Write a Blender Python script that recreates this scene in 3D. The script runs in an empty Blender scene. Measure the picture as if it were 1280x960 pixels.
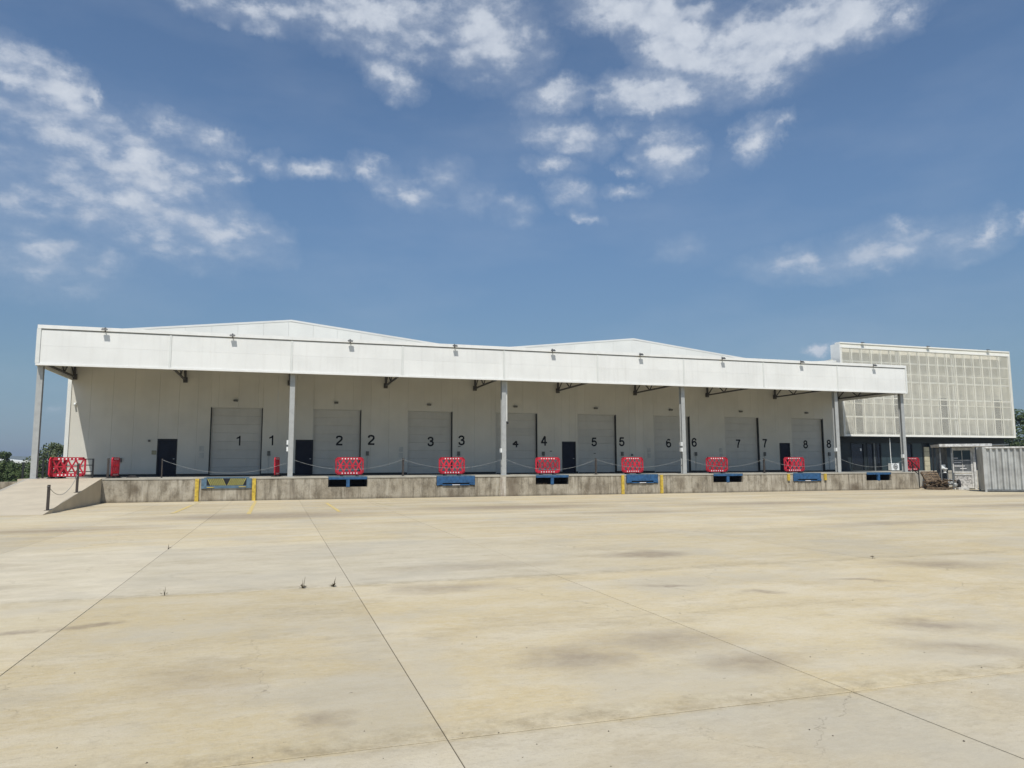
import bpy, math, random
from mathutils import Vector, Matrix
random.seed(7)
S = bpy.context.scene
COL = S.collection
PI = math.pi

# ------------------------------------------------------------------ camera
yaw, pit, roll = 0.3081, 0.1109, 0.0038
F = Vector((math.sin(yaw)*math.cos(pit), math.cos(yaw)*math.cos(pit), math.sin(pit)))
R = Vector((math.cos(yaw), -math.sin(yaw), 0))
U = R.cross(F)
cr, sr = math.cos(roll), math.sin(roll)
R2 = R*cr - U*sr
U2 = R*sr + U*cr
cd = bpy.data.cameras.new('camera')
cam = bpy.data.objects.new('camera', cd); COL.objects.link(cam)
M4 = Matrix((R2, U2, -F)).transposed().to_4x4()
M4.translation = Vector((0, 0, 1.779))
cam.matrix_world = M4
cd.sensor_width = 36; cd.lens = 36*914.77/1280
cd.clip_start = 0.1; cd.clip_end = 8000
S.camera = cam

# ------------------------------------------------------------------ light and sky
SUNV = Vector((-.229, -.58, 1)).normalized()      # towards the sun
EL = math.asin(SUNV.z); ROT = math.atan2(SUNV.x, SUNV.y) % (2*PI)
sl = bpy.data.lights.new('sun', 'SUN'); sl.energy = 4.0; sl.angle = math.radians(.53); sl.color = (1, .965, .91)
sun = bpy.data.objects.new('sun', sl); COL.objects.link(sun)
sun.rotation_euler = SUNV.to_track_quat('Z', 'Y').to_euler()
S.view_settings.view_transform = 'Standard'; S.view_settings.look = 'None'
S.view_settings.exposure = .12; S.view_settings.gamma = 1

CLOUDS = [(-0.027,0.559,0.13,0.019,0.05,0.6),(0.115,0.567,0.124,0.038,-0.08,0.75),(0.264,0.561,0.091,0.047,-0.28,0.8),(0.138,0.502,0.041,0.02,-0.31,0.6),(0.495,0.575,0.111,0.026,-0.18,0.95),(0.549,0.532,0.067,0.038,-0.33,0.95),(0.644,0.513,0.089,0.039,0.13,1.05),(0.746,0.53,0.086,0.03,-0.04,1.05),(0.83,0.517,0.021,0.018,-0.25,0.8),(0.514,0.484,0.076,0.023,-0.03,0.95),(0.373,0.483,0.054,0.017,0.13,0.7),(0.384,0.436,0.066,0.019,-0.13,0.7),(0.528,0.408,0.043,0.03,-0.09,0.8),(0.642,0.413,0.027,0.022,0.37,0.7),(0.669,0.43,0.023,0.01,0.18,0.45),(0.366,0.402,0.043,0.011,-0.03,0.5),(0.388,0.366,0.034,0.017,-0.19,0.55),(0.408,0.335,0.028,0.007,-0.3,0.45),(0.47,0.36,0.033,0.008,-0.06,0.55),(0.474,0.442,0.022,0.01,-0.22,0.35),(0.473,0.391,0.022,0.007,-0.4,0.35),(-0.025,0.384,0.023,0.013,0.11,0.6),(0.035,0.383,0.034,0.011,0.09,0.65),(0.107,0.391,0.03,0.016,-0.18,0.6),(0.163,0.364,0.053,0.019,-0.29,0.55),(0.219,0.385,0.04,0.028,0.02,0.38),(0.255,0.357,0.038,0.019,0.01,0.45),(0.315,0.342,0.034,0.019,-0.17,0.35),(-0.288,0.43,0.071,0.023,-0.23,0.9),(-0.231,0.423,0.02,0.011,-0.34,0.75),(-0.261,0.382,0.109,0.027,-0.22,0.65),(-0.182,0.361,0.108,0.04,-0.36,0.72),(-0.197,0.313,0.126,0.04,-0.28,0.62),(-0.096,0.298,0.092,0.028,-0.22,0.6),(-0.098,0.4,0.042,0.014,-0.11,0.65),(-0.153,0.416,0.036,0.013,-0.17,0.5),(-0.074,0.368,0.027,0.016,-0.04,0.5),(-0.276,0.245,0.099,0.041,-0.06,0.45),(-0.307,0.298,0.048,0.033,0.18,0.5),(-0.046,0.274,0.055,0.014,-0.09,0.45),(-0.027,0.305,0.04,0.016,-0.44,0.4),(-0.127,0.26,0.057,0.014,0.01,0.35),(0.702,0.252,0.083,0.018,-0.06,0.48),(0.794,0.259,0.091,0.023,0.04,0.5),(0.866,0.257,0.051,0.022,0.07,0.45),(0.903,0.267,0.016,0.014,-0.18,0.65),(0.931,0.265,0.011,0.01,-0.19,0.65),(0.804,0.283,0.016,0.009,-0.15,0.45),(0.543,0.285,0.036,0.016,0.1,0.35),(0.712,0.143,0.019,0.009,0.08,1.0),(-0.254,0.067,0.028,0.006,0.04,0.3),
 # the same scattered cloud carries on round the rest of the sky
 (-0.55,0.42,0.12,0.04,-0.2,0.6),(-0.8,0.5,0.15,0.05,-0.1,0.7),(-1.2,0.35,0.2,0.04,0.1,0.5),(1.2,0.45,0.14,0.05,0.1,0.8),(1.5,0.3,0.2,0.03,0,0.5),(1.9,0.55,0.2,0.06,0.2,0.8),(2.6,0.4,0.25,0.05,0,0.6),(-1.9,0.55,0.2,0.06,0.2,0.7),(-2.5,0.35,0.3,0.05,0,0.5),(0.3,0.85,0.25,0.06,0.1,0.7)]

def build_world():
    w = bpy.data.worlds.new('World'); S.world = w; w.use_nodes = True
    nt = w.node_tree; N = nt.nodes; L = nt.links
    bg = N['Background']; bg.inputs[1].default_value = 0.094
    sky = N.new('ShaderNodeTexSky'); sky.sky_type = 'NISHITA'; sky.sun_disc = False
    sky.sun_elevation = EL; sky.sun_rotation = ROT
    sky.air_density = 1.0; sky.dust_density = .35; sky.ozone_density = 2.2; sky.altitude = 50
    def m(op, a, b=None, c=None, clamp=False):
        n = N.new('ShaderNodeMath'); n.operation = op; n.use_clamp = clamp
        for i, v in enumerate((a, b, c)):
            if v is None: continue
            if isinstance(v, (int, float)): n.inputs[i].default_value = v
            else: L.new(v, n.inputs[i])
        return n.outputs[0]
    tc = N.new('ShaderNodeTexCoord')
    sp = N.new('ShaderNodeSeparateXYZ'); L.new(tc.outputs['Generated'], sp.inputs[0])
    az = m('ARCTAN2', sp.outputs[0], sp.outputs[1])
    el = m('ARCSINE', sp.outputs[2])
    cb = N.new('ShaderNodeCombineXYZ'); L.new(az, cb.inputs[0]); L.new(el, cb.inputs[1])
    # warp the coordinate a little so that cloud edges are ragged
    def noise(scale, detail, rough, sx=1, sy=1, rot=0, off=0):
        mp = N.new('ShaderNodeMapping'); mp.inputs['Scale'].default_value = (sx, sy, 1)
        mp.inputs['Rotation'].default_value = (0, 0, rot); mp.inputs['Location'].default_value = (off, off, off)
        L.new(cb.outputs[0], mp.inputs[0])
        n = N.new('ShaderNodeTexNoise'); n.inputs['Scale'].default_value = scale
        n.inputs['Detail'].default_value = detail; n.inputs['Roughness'].default_value = rough
        L.new(mp.outputs[0], n.inputs['Vector']); return n
    wn = noise(20, 7, .68)
    vs = N.new('ShaderNodeVectorMath'); vs.operation = 'SUBTRACT'; L.new(wn.outputs['Color'], vs.inputs[0]); vs.inputs[1].default_value = (.5, .5, .5)
    vm = N.new('ShaderNodeVectorMath'); vm.operation = 'MULTIPLY'; L.new(vs.outputs[0], vm.inputs[0]); vm.inputs[1].default_value = (.085, .045, 0)
    va = N.new('ShaderNodeVectorMath'); va.operation = 'ADD'; L.new(cb.outputs[0], va.inputs[0]); L.new(vm.outputs[0], va.inputs[1])
    acc = None
    for (a, e, rx, ry, ang, k) in CLOUDS:
        mp = N.new('ShaderNodeMapping'); mp.vector_type = 'TEXTURE'
        mp.inputs['Location'].default_value = (a, e, 0); mp.inputs['Rotation'].default_value = (0, 0, ang)
        mp.inputs['Scale'].default_value = (rx*1.55, ry*1.8, 1); L.new(va.outputs[0], mp.inputs[0])
        ln = N.new('ShaderNodeVectorMath'); ln.operation = 'LENGTH'; L.new(mp.outputs[0], ln.inputs[0])
        v = m('MULTIPLY_ADD', ln.outputs['Value'], -k*1.15, k*1.15)
        acc = v if acc is None else m('SMOOTH_MAX', acc, v, .08)
    acc = m('MINIMUM', m('MAXIMUM', acc, 0), .8)
    n1 = noise(26, 6, .62, 1, 1.9, -.35, 3.1)      # broken flakes, longer than tall
    n2 = noise(75, 4, .6, 1, 1.5, -.3, 7.7)
    t = m('MULTIPLY_ADD', n1.outputs['Fac'], 3.0, -1.5)
    t2 = m('MULTIPLY_ADD', n2.outputs['Fac'], .9, -.45)
    tt = m('ADD', t, t2)
    gate = m('MULTIPLY', acc, 3.2, clamp=True)
    vmp = N.new('ShaderNodeMapping'); vmp.inputs['Scale'].default_value = (1.15, 2.6, 1); vmp.inputs['Rotation'].default_value = (0, 0, .35)
    wv = N.new('ShaderNodeVectorMath'); wv.operation = 'MULTIPLY_ADD'; L.new(vs.outputs[0], wv.inputs[0]); wv.inputs[1].default_value = (.05, .03, 0); L.new(cb.outputs[0], wv.inputs[2])
    L.new(wv.outputs[0], vmp.inputs[0])
    vo = N.new('ShaderNodeTexVoronoi'); vo.feature = 'SMOOTH_F1'; vo.inputs['Scale'].default_value = 21; vo.inputs['Smoothness'].default_value = .35
    L.new(vmp.outputs[0], vo.inputs['Vector'])
    flake = m('MULTIPLY_ADD', vo.outputs['Distance'], -2.3, 1.0)
    tex = m('ADD', m('MULTIPLY', tt, .8), m('MULTIPLY', flake, .8))
    d = m('ADD', m('MULTIPLY', m('POWER', acc, 1.5), 2.4), m('MULTIPLY', tex, gate))
    mr = N.new('ShaderNodeMapRange'); mr.interpolation_type = 'SMOOTHERSTEP'
    mr.inputs['From Min'].default_value = -.05; mr.inputs['From Max'].default_value = 2.15
    L.new(d, mr.inputs['Value'])
    thin = N.new('ShaderNodeMapRange'); thin.inputs['From Min'].default_value = 0; thin.inputs['From Max'].default_value = .7
    thin.inputs['To Min'].default_value = .35; thin.inputs['To Max'].default_value = .92; L.new(acc, thin.inputs['Value'])
    dens = m('MULTIPLY', mr.outputs[0], thin.outputs[0])
    film = m('MULTIPLY', m('MULTIPLY', m('SUBTRACT', acc, .05, clamp=True), 1.15), n1.outputs['Fac'])
    dens = m('ADD', dens, m('MULTIPLY', film, m('SUBTRACT', 1.0, dens)))
    # thin high veil
    vn = noise(3.2, 5, .55, 1, 3, -.1, 1.3)
    veil = m('MULTIPLY', m('SUBTRACT', vn.outputs['Fac'], .45, clamp=True), .35)
    dens = m('MAXIMUM', dens, veil)
    n3 = noise(30, 5, .6, 1, 1.3, 0, 11)
    cmix = N.new('ShaderNodeMix'); cmix.data_type = 'RGBA'
    L.new(n3.outputs['Fac'], cmix.inputs[0])
    cmix.inputs[6].default_value = (4.3, 4.9, 5.9, 1); cmix.inputs[7].default_value = (7.4, 7.8, 8.4, 1)
    # whitish low haze toward the horizon, as the sky in view shows
    mix = N.new('ShaderNodeMix'); mix.data_type = 'RGBA'
    hs = N.new('ShaderNodeHueSaturation'); hs.inputs['Saturation'].default_value = 1.02; L.new(sky.outputs[0], hs.inputs['Color'])
    # the murky lower air keeps the sky grey-blue right down to the horizon
    lo = N.new('ShaderNodeMapRange'); lo.inputs['From Min'].default_value = 0; lo.inputs['From Max'].default_value = .42
    lo.interpolation_type = 'SMOOTHSTEP'; L.new(el, lo.inputs['Value'])
    tint = N.new('ShaderNodeMix'); tint.data_type = 'RGBA'; L.new(lo.outputs[0], tint.inputs[0])
    tint.inputs[6].default_value = (.54, .60, .63, 1); tint.inputs[7].default_value = (.96, 1.04, 1.07, 1)
    lo2 = N.new('ShaderNodeMapRange'); lo2.inputs['From Min'].default_value = -.02; lo2.inputs['From Max'].default_value = .13
    lo2.interpolation_type = 'SMOOTHSTEP'; L.new(el, lo2.inputs['Value'])
    tint2 = N.new('ShaderNodeMix'); tint2.data_type = 'RGBA'; L.new(lo2.outputs[0], tint2.inputs[0])
    tint2.inputs[6].default_value = (.38, .48, .72, 1); L.new(tint.outputs[2], tint2.inputs[7])
    mu = N.new('ShaderNodeMix'); mu.data_type = 'RGBA'; mu.blend_type = 'MULTIPLY'; mu.inputs[0].default_value = 1
    L.new(hs.outputs[0], mu.inputs[6]); L.new(tint2.outputs[2], mu.inputs[7])
    L.new(dens, mix.inputs[0]); L.new(mu.outputs[2], mix.inputs[6]); L.new(cmix.outputs[2], mix.inputs[7])
    L.new(mix.outputs[2], bg.inputs[0])
build_world()

# ------------------------------------------------------------------ helpers
class MB:
    def __init__(s): s.v = []; s.f = []
    def raw(s, v, f):
        o = len(s.v); s.v += [tuple(p) for p in v]; s.f += [tuple(i+o for i in q) for q in f]; return s
    def box(s, x0, x1, y0, y1, z0, z1):
        return s.raw([(x0,y0,z0),(x1,y0,z0),(x1,y1,z0),(x0,y1,z0),(x0,y0,z1),(x1,y0,z1),(x1,y1,z1),(x0,y1,z1)],
                     [(0,3,2,1),(4,5,6,7),(0,1,5,4),(1,2,6,5),(2,3,7,6),(3,0,4,7)])
    def bar(s, a, b, w, h=None, up=(0,0,1)):
        h = h or w; a = Vector(a); b = Vector(b); d = (b-a).normalized(); up = Vector(up)
        if abs(d.dot(up)) > .98: up = Vector((0,1,0))
        r = d.cross(up).normalized()*w/2; u = r.cross(d).normalized()*h/2
        return s.raw([a-r-u, a+r-u, a+r+u, a-r+u, b-r-u, b+r-u, b+r+u, b-r+u],
                     [(0,1,2,3),(7,6,5,4),(0,4,5,1),(1,5,6,2),(2,6,7,3),(3,7,4,0)])
    def tube(s, pts, r, n=8, cap=True):
        pts = [Vector(p) for p in pts]; o = len(s.v)
        rs = r if isinstance(r, (list, tuple)) else [r]*len(pts)
        ref = None
        for i, p in enumerate(pts):
            d = (pts[min(i+1, len(pts)-1)]-pts[max(i-1, 0)]).normalized()
            if ref is None: ref = Vector((0,0,1)) if abs(d.z) < .9 else Vector((1,0,0))
            a = d.cross(ref).normalized(); b = a.cross(d).normalized(); ref = b
            for k in range(n):
                t = 2*PI*k/n; s.v.append(tuple(p+a*math.cos(t)*rs[i]+b*math.sin(t)*rs[i]))
        for i in range(len(pts)-1):
            for k in range(n):
                k2 = (k+1) % n
                s.f.append((o+i*n+k, o+i*n+k2, o+(i+1)*n+k2, o+(i+1)*n+k))
        if cap:
            s.f.append(tuple(o+k for k in range(n))[::-1]); e = o+(len(pts)-1)*n
            s.f.append(tuple(e+k for k in range(n)))
        return s
    def prism(s, poly, y0, y1):       # polygon in x,z pushed along y
        n = len(poly); v = [(x, y0, z) for x, z in poly]+[(x, y1, z) for x, z in poly]
        f = [tuple(range(n)), tuple(range(n, 2*n))[::-1]]+[(i, i+n, (i+1) % n+n, (i+1) % n) for i in range(n)]
        return s.raw(v, f)
    def mesh(s, name, mat, smooth=False):
        me = bpy.data.meshes.new(name); me.from_pydata(s.v, [], s.f)
        if mat:
            me.materials.append(mat)
        if smooth:
            me.shade_smooth()
        me.validate()
        return me
    def obj(s, name, mat, parent=None, loc=None, rz=0, smooth=False):
        return put(name, s.mesh(name, mat, smooth), parent, loc, rz)
def put(name, me, parent=None, loc=None, rz=0):
    o = bpy.data.objects.new(name, me); COL.objects.link(o)
    if parent: o.parent = parent
    if loc is not None: o.location = loc
    o.rotation_euler = (0, 0, rz)
    return o
def box(*a): return MB().box(*a)
def tag(o, label, cat, group=None, kind=None):
    if label: o['label'] = label
    if cat: o['category'] = cat
    if group: o['group'] = group
    if kind: o['kind'] = kind
    return o
def thing(name, label, cat, loc=(0,0,0), rz=0, group=None):
    o = bpy.data.objects.new(name, None); COL.objects.link(o); o.empty_display_size = .2
    o.location = loc; o.rotation_euler = (0, 0, rz)
    return tag(o, label, cat, group)
def copy_tree(o, parent=None):
    c = o.copy(); COL.objects.link(c)
    if parent: c.parent = parent
    for ch in KIDS(o): copy_tree(ch, c)
    return c
def KIDS(o): return [x for x in list(COL.objects) if x.parent == o]

# ------------------------------------------------------------------ materials
def new_mat(name):
    m = bpy.data.materials.new(name); m.use_nodes = True
    return m, m.node_tree.nodes, m.node_tree.links, m.node_tree.nodes['Principled BSDF']
def mat(name, col, rough=.6, metal=0, var=.06, scale=3, bump=.0, spec=.4, streak=None, rnd=0, alt=None):
    """painted or plain surface: base colour with slight grain, optional vertical dirt streaks and per-piece tone"""
    m, N, L, P = new_mat(name)
    P.inputs['Roughness'].default_value = rough; P.inputs['Metallic'].default_value = metal
    P.inputs['Specular IOR Level'].default_value = spec
    geo = N.new('ShaderNodeNewGeometry')
    n = N.new('ShaderNodeTexNoise'); n.inputs['Scale'].default_value = scale; n.inputs['Detail'].default_value = 5
    L.new(geo.outputs['Position'], n.inputs['Vector'])
    mx = N.new('ShaderNodeMix'); mx.data_type = 'RGBA'
    c2 = alt or tuple(c*(1-var*3) for c in col)
    mx.inputs[6].default_value = (*c2, 1); mx.inputs[7].default_value = (*col, 1)
    r = N.new('ShaderNodeMapRange'); r.inputs['From Min'].default_value = .35; r.inputs['From Max'].default_value = .6
    L.new(n.outputs['Fac'], r.inputs['Value']); L.new(r.outputs[0], mx.inputs[0])
    out = mx.outputs[2]
    if streak:
        mp = N.new('ShaderNodeMapping'); mp.inputs['Scale'].default_value = (6, 6, .35)
        L.new(geo.outputs['Position'], mp.inputs[0])
        n2 = N.new('ShaderNodeTexNoise'); n2.inputs['Scale'].default_value = 1; n2.inputs['Detail'].default_value = 6
        L.new(mp.outputs[0], n2.inputs['Vector'])
        r2 = N.new('ShaderNodeMapRange'); r2.inputs['From Min'].default_value = .5; r2.inputs['From Max'].default_value = .75
        r2.inputs['To Max'].default_value = streak
        L.new(n2.outputs['Fac'], r2.inputs['Value'])
        m2 = N.new('ShaderNodeMix'); m2.data_type = 'RGBA'; L.new(r2.outputs[0], m2.inputs[0])
        L.new(out, m2.inputs[6]); m2.inputs[7].default_value = (col[0]*.42, col[1]*.38, col[2]*.32, 1); out = m2.outputs[2]
    if rnd:
        oi = N.new('ShaderNodeObjectInfo'); r3 = N.new('ShaderNodeMapRange')
        r3.inputs['To Min'].default_value = 1-rnd; r3.inputs['To Max'].default_value = 1+rnd*.5
        L.new(oi.outputs['Random'], r3.inputs['Value'])
        h = N.new('ShaderNodeHueSaturation'); L.new(r3.outputs[0], h.inputs['Value']); L.new(out, h.inputs['Color']); out = h.outputs[0]
    L.new(out, P.inputs['Base Color'])
    if bump:
        b = N.new('ShaderNodeBump'); b.inputs['Strength'].default_value = bump; b.inputs['Distance'].default_value = .02
        L.new(n.outputs['Fac'], b.inputs['Height']); L.new(b.outputs[0], P.inputs['Normal'])
    return m

STAINS = [  # x, y, rx, ry, rotation, strength  (real marks on the yard)
 (7.04,13.44,.75,.5,0,.75),(6.98,6.63,.5,.28,-.5,.55),(6.4,5.7,.5,.25,-.7,.4),(3.81,6.89,.75,.45,-.2,.42),(4.15,5.9,.4,.3,0,.42),(2.66,6.55,.5,.4,.2,.5),
 (-2.05,9.5,.35,.12,.3,.7),(-2.75,9.4,.3,.1,.5,.6),(.35,5.5,.16,.16,0,.42),(11.3,10.4,1.1,.5,-.3,.45),(-.4,28.3,3.6,1.5,0,.75),(9.6,30.3,3.6,1.5,0,.6),(13.2,25.5,2.5,.8,0,.4),
 (2.43,10.75,.8,.35,0,.42),(-6,24,3,1,.1,.4),(22,29,5,1.3,0,.5),(30,24,5,1,0,.45),(18,18,3,.6,0,.4),(5.6,9.9,.45,.1,-.2,.5),(6.6,9.0,.3,.12,-.5,.55),(8.6,9.4,.5,.1,-.4,.5),(-7,15.6,2,.5,.1,.5),
 (-5,12.7,1.2,.3,.2,.45),(-.6,6.9,.5,.5,0,.25),(3.3,12.9,1.4,.4,0,.28),(38,31,6,1.2,0,.45),(14,33,4,.7,0,.35)]
def concrete_yard(name='yard_concrete'):
    m, N, L, P = new_mat(name)
    P.inputs['Roughness'].default_value = .88; P.inputs['Specular IOR Level'].default_value = .25
    geo = N.new('ShaderNodeNewGeometry'); pos = geo.outputs['Position']
    def math_(op, a, b=None, c=None, clamp=False):
        n = N.new('ShaderNodeMath'); n.operation = op; n.use_clamp = clamp
        for i, v in enumerate((a, b, c)):
            if v is None: continue
            if isinstance(v, (int, float)): n.inputs[i].default_value = v
            else: L.new(v, n.inputs[i])
        return n.outputs[0]
    def noise(scale, detail=5, rough=.6, sc=(1,1,1), off=(0,0,0), rot=0):
        mp = N.new('ShaderNodeMapping'); mp.inputs['Scale'].default_value = sc; mp.inputs['Location'].default_value = off
        mp.inputs['Rotation'].default_value = (0, 0, rot)
        L.new(pos, mp.inputs[0]); n = N.new('ShaderNodeTexNoise'); n.inputs['Scale'].default_value = scale
        n.inputs['Detail'].default_value = detail; n.inputs['Roughness'].default_value = rough
        L.new(mp.outputs[0], n.inputs['Vector']); return n.outputs['Fac']
    def rng(v, a, b, t0=0, t1=1):
        r = N.new('ShaderNodeMapRange'); r.inputs['From Min'].default_value = a; r.inputs['From Max'].default_value = b
        r.inputs['To Min'].default_value = t0; r.inputs['To Max'].default_value = t1; L.new(v, r.inputs['Value']); return r.outputs[0]
    def mixc(f, a, b, mode='MIX'):
        x = N.new('ShaderNodeMix'); x.data_type = 'RGBA'; x.blend_type = mode
        if isinstance(f, (int, float)): x.inputs[0].default_value = f
        else: L.new(f, x.inputs[0])
        for i, c in ((6, a), (7, b)):
            if isinstance(c, tuple): x.inputs[i].default_value = (*c, 1)
            else: L.new(c, x.inputs[i])
        return x.outputs[2]
    sep = N.new('ShaderNodeSeparateXYZ'); L.new(pos, sep.inputs[0]); X, Y = sep.outputs[0], sep.outputs[1]
    tan = (0.506, 0.409, 0.236); grey = (.445, .40, .305); pale = (.575, .515, .395)
    # pours of different mix: greyer strips by row
    big = noise(.22, 4, .6, (1, .8, 1), (4, 1, 0))
    c = mixc(rng(big, .38, .62), tan, (0.522, 0.433, 0.264))
    near = rng(math_('ADD', Y, math_('MULTIPLY', noise(6, 4), .12)), 4.93, 4.90)
    c = mixc(near, c, mixc(rng(noise(1.1, 5), .35, .65), grey, (0.490, 0.412, 0.272)))
    rowA = math_('MULTIPLY', rng(Y, 11.38, 11.44), rng(Y, 18.2, 17.6))
    rowA = math_('MULTIPLY', rowA, rng(math_('ADD', X, math_('MULTIPLY', noise(.8), 5)), 10.5, 5.5))
    c = mixc(math_('MULTIPLY', rowA, .95), c, mixc(rng(noise(1.6, 6, .65, (.6, 1.4, 1)), .35, .65), (0.462, 0.412, 0.301), pale))
    # greyer area left of first saw cut, near
    lf = math_('MULTIPLY', rng(X, -2.19, -2.22), rng(Y, 7, 9.5)); lf = math_('MULTIPLY', lf, rng(Y, 11.44, 11.38))
    c = mixc(math_('MULTIPLY', lf, .6), c, (0.479, 0.423, 0.301))
    # mid cloudiness and smears along the float direction
    sm = noise(.8, 8, .7, (.6, 1.3, 1), (9, 2, 0), .15)
    c = mixc(rng(sm, .46, .64, 0, .55), c, pale)
    sm2 = noise(.7, 8, .7, (.65, 1.3, 1), (2, 8, 0), -.1)
    c = mixc(rng(sm2, .50, .70, 0, .5), c, (0.341, 0.278, 0.179))
    far = noise(.16, 6, .7, (.25, 2.2, 1), (5, 5, 0))
    c = mixc(math_('MULTIPLY', rng(far, .46, .60, 0, .85), rng(Y, 14, 24)), c, (0.396, 0.321, 0.204))
    far2 = noise(.2, 6, .7, (.3, 2.4, 1), (15, 3, 0))
    c = mixc(math_('MULTIPLY', rng(far2, .5, .62, 0, .8), rng(Y, 12, 20)), c, (0.550, 0.487, 0.349))
    wp = noise(.55, 9, .78, (.7, 1.2, 1), (40, 13, 0), .3)
    c = mixc(rng(wp, .52, .62, 0, .4), c, (.60, .54, .42))
    wp2 = noise(.5, 9, .78, (.7, 1.2, 1), (13, 44, 0), -.2)
    c = mixc(rng(wp2, .54, .64, 0, .35), c, (.33, .28, .195))
    # grit
    fine = noise(38, 3, .7)
    c = mixc(rng(fine, .52, .74, 0, .5), c, (0.363, 0.300, 0.194))
    med = noise(9, 6, .7, (1, 1.4, 1))
    c = mixc(rng(med, .40, .68, .0, .38), c, (0.572, 0.503, 0.359))
    sm3 = noise(3.2, 9, .75, (.8, 1.2, 1), (6, 6, 0), .12)
    c = mixc(rng(sm3, .50, .68, 0, .45), c, (0.550, 0.482, 0.339))
    sm4 = noise(2.6, 9, .75, (.8, 1.15, 1), (1, 12, 0), -.2)
    c = mixc(rng(sm4, .54, .70, 0, .42), c, (0.319, 0.262, 0.170))
    g1 = noise(11, 9, .8, (.55, 1.5, 1), (7, 1, 0), .2)
    c = mixc(rng(g1, .52, .64, 0, .5), c, (.56, .50, .385))
    g2 = noise(13, 9, .8, (.6, 1.4, 1), (1, 7, 0), -.25)
    c = mixc(rng(g2, .54, .66, 0, .45), c, (.31, .26, .185))
    g3 = noise(.45, 5, .6, (1, 1, 1), (31, 4, 0))
    c = mixc(rng(g3, .5, .64, 0, .5), c, (.44, .40, .315))
    sp = noise(90, 2, .5)
    c = mixc(rng(sp, .70, .76, 0, .7), c, (.16, .13, .10))
    sp2 = noise(14, 2, .4, (1,1,1), (3, 3, 0))
    c = mixc(rng(sp2, .765, .785, 0, .75), c, (.12, .10, .08))
    # the marks
    warp = N.new('ShaderNodeTexNoise'); warp.inputs['Scale'].default_value = 1.3; warp.inputs['Detail'].default_value = 5; warp.inputs['Roughness'].default_value = .65; L.new(pos, warp.inputs['Vector'])
    v1 = N.new('ShaderNodeVectorMath'); v1.operation = 'MULTIPLY_ADD'; L.new(warp.outputs['Color'], v1.inputs[0]); v1.inputs[1].default_value = (1.1, .8, 0); v1.inputs[2].default_value = (-.55, -.4, 0)
    v2 = N.new('ShaderNodeVectorMath'); v2.operation = 'ADD'; L.new(pos, v2.inputs[0]); L.new(v1.outputs[0], v2.inputs[1])
    acc = None
    for (x, y, rx, ry, a, k) in STAINS:
        mp = N.new('ShaderNodeMapping'); mp.vector_type = 'TEXTURE'; mp.inputs['Location'].default_value = (x, y, 0)
        mp.inputs['Rotation'].default_value = (0, 0, a); mp.inputs['Scale'].default_value = (rx*1.5, ry*1.5, 50); L.new(v2.outputs[0], mp.inputs[0])
        ln = N.new('ShaderNodeVectorMath'); ln.operation = 'LENGTH'; L.new(mp.outputs[0], ln.inputs[0])
        v = math_('MULTIPLY_ADD', ln.outputs['Value'], -k*1.4, k*1.4)
        acc = v if acc is None else math_('MAXIMUM', acc, v)
    acc = math_('MINIMUM', math_('MAXIMUM', acc, 0), .62)
    acc = math_('MULTIPLY', acc, rng(noise(5, 5, .7), .25, .6, .55, 1))
    c = mixc(acc, c, (.21, .165, .125))
    # worn, silted band beside the pour joints
    def band(y0, w, k, col, x0=None, x1=None):
        d = math_('ABSOLUTE', math_('SUBTRACT', math_('ADD', Y, math_('MULTIPLY', noise(2.3, 8, .75), .5)), y0+.25))
        b = rng(d, w, w*.25, 0, k); b = math_('MULTIPLY', b, rng(noise(2.6, 8, .8, (1,1,1), (w*50, 0, 0)), .42, .66))
        if x0 is not None: b = math_('MULTIPLY', b, rng(X, x0, x0+1))
        return b
    c = mixc(band(5.02, .26, .9, None), c, (0.297, 0.241, 0.150))
    c = mixc(band(5.1, .13, .55, None), c, (0.572, 0.503, 0.349))
    c = mixc(band(11.45, .26, .8, None), c, (0.330, 0.278, 0.184))
    c = mixc(band(8.05, .06, .6, None), c, (0.363, 0.300, 0.194))
    # hairline cracks
    vo = N.new('ShaderNodeTexVoronoi'); vo.feature = 'DISTANCE_TO_EDGE'; vo.inputs['Scale'].default_value = .34
    L.new(v2.outputs[0], vo.inputs['Vector'])
    crk = rng(vo.outputs['Distance'], .0022, .0006)
    crk = math_('MULTIPLY', crk, rng(noise(.35, 3, .5, (1,1,1), (20, 0, 0)), .5, .6, 0, .45))
    c = mixc(crk, c, (.15, .12, .09))
    oi = N.new('ShaderNodeObjectInfo')
    hs = N.new('ShaderNodeHueSaturation'); L.new(rng(oi.outputs['Random'], 0, 1, .92, 1.04), hs.inputs['Value']); L.new(c, hs.inputs['Color'])
    L.new(hs.outputs[0], P.inputs['Base Color'])
    b = N.new('ShaderNodeBump'); b.inputs['Strength'].default_value = .35; b.inputs['Distance'].default_value = .01
    L.new(math_('ADD', fine, math_('MULTIPLY', med, 1.5)), b.inputs['Height']); L.new(b.outputs[0], P.inputs['Normal'])
    return m

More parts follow.
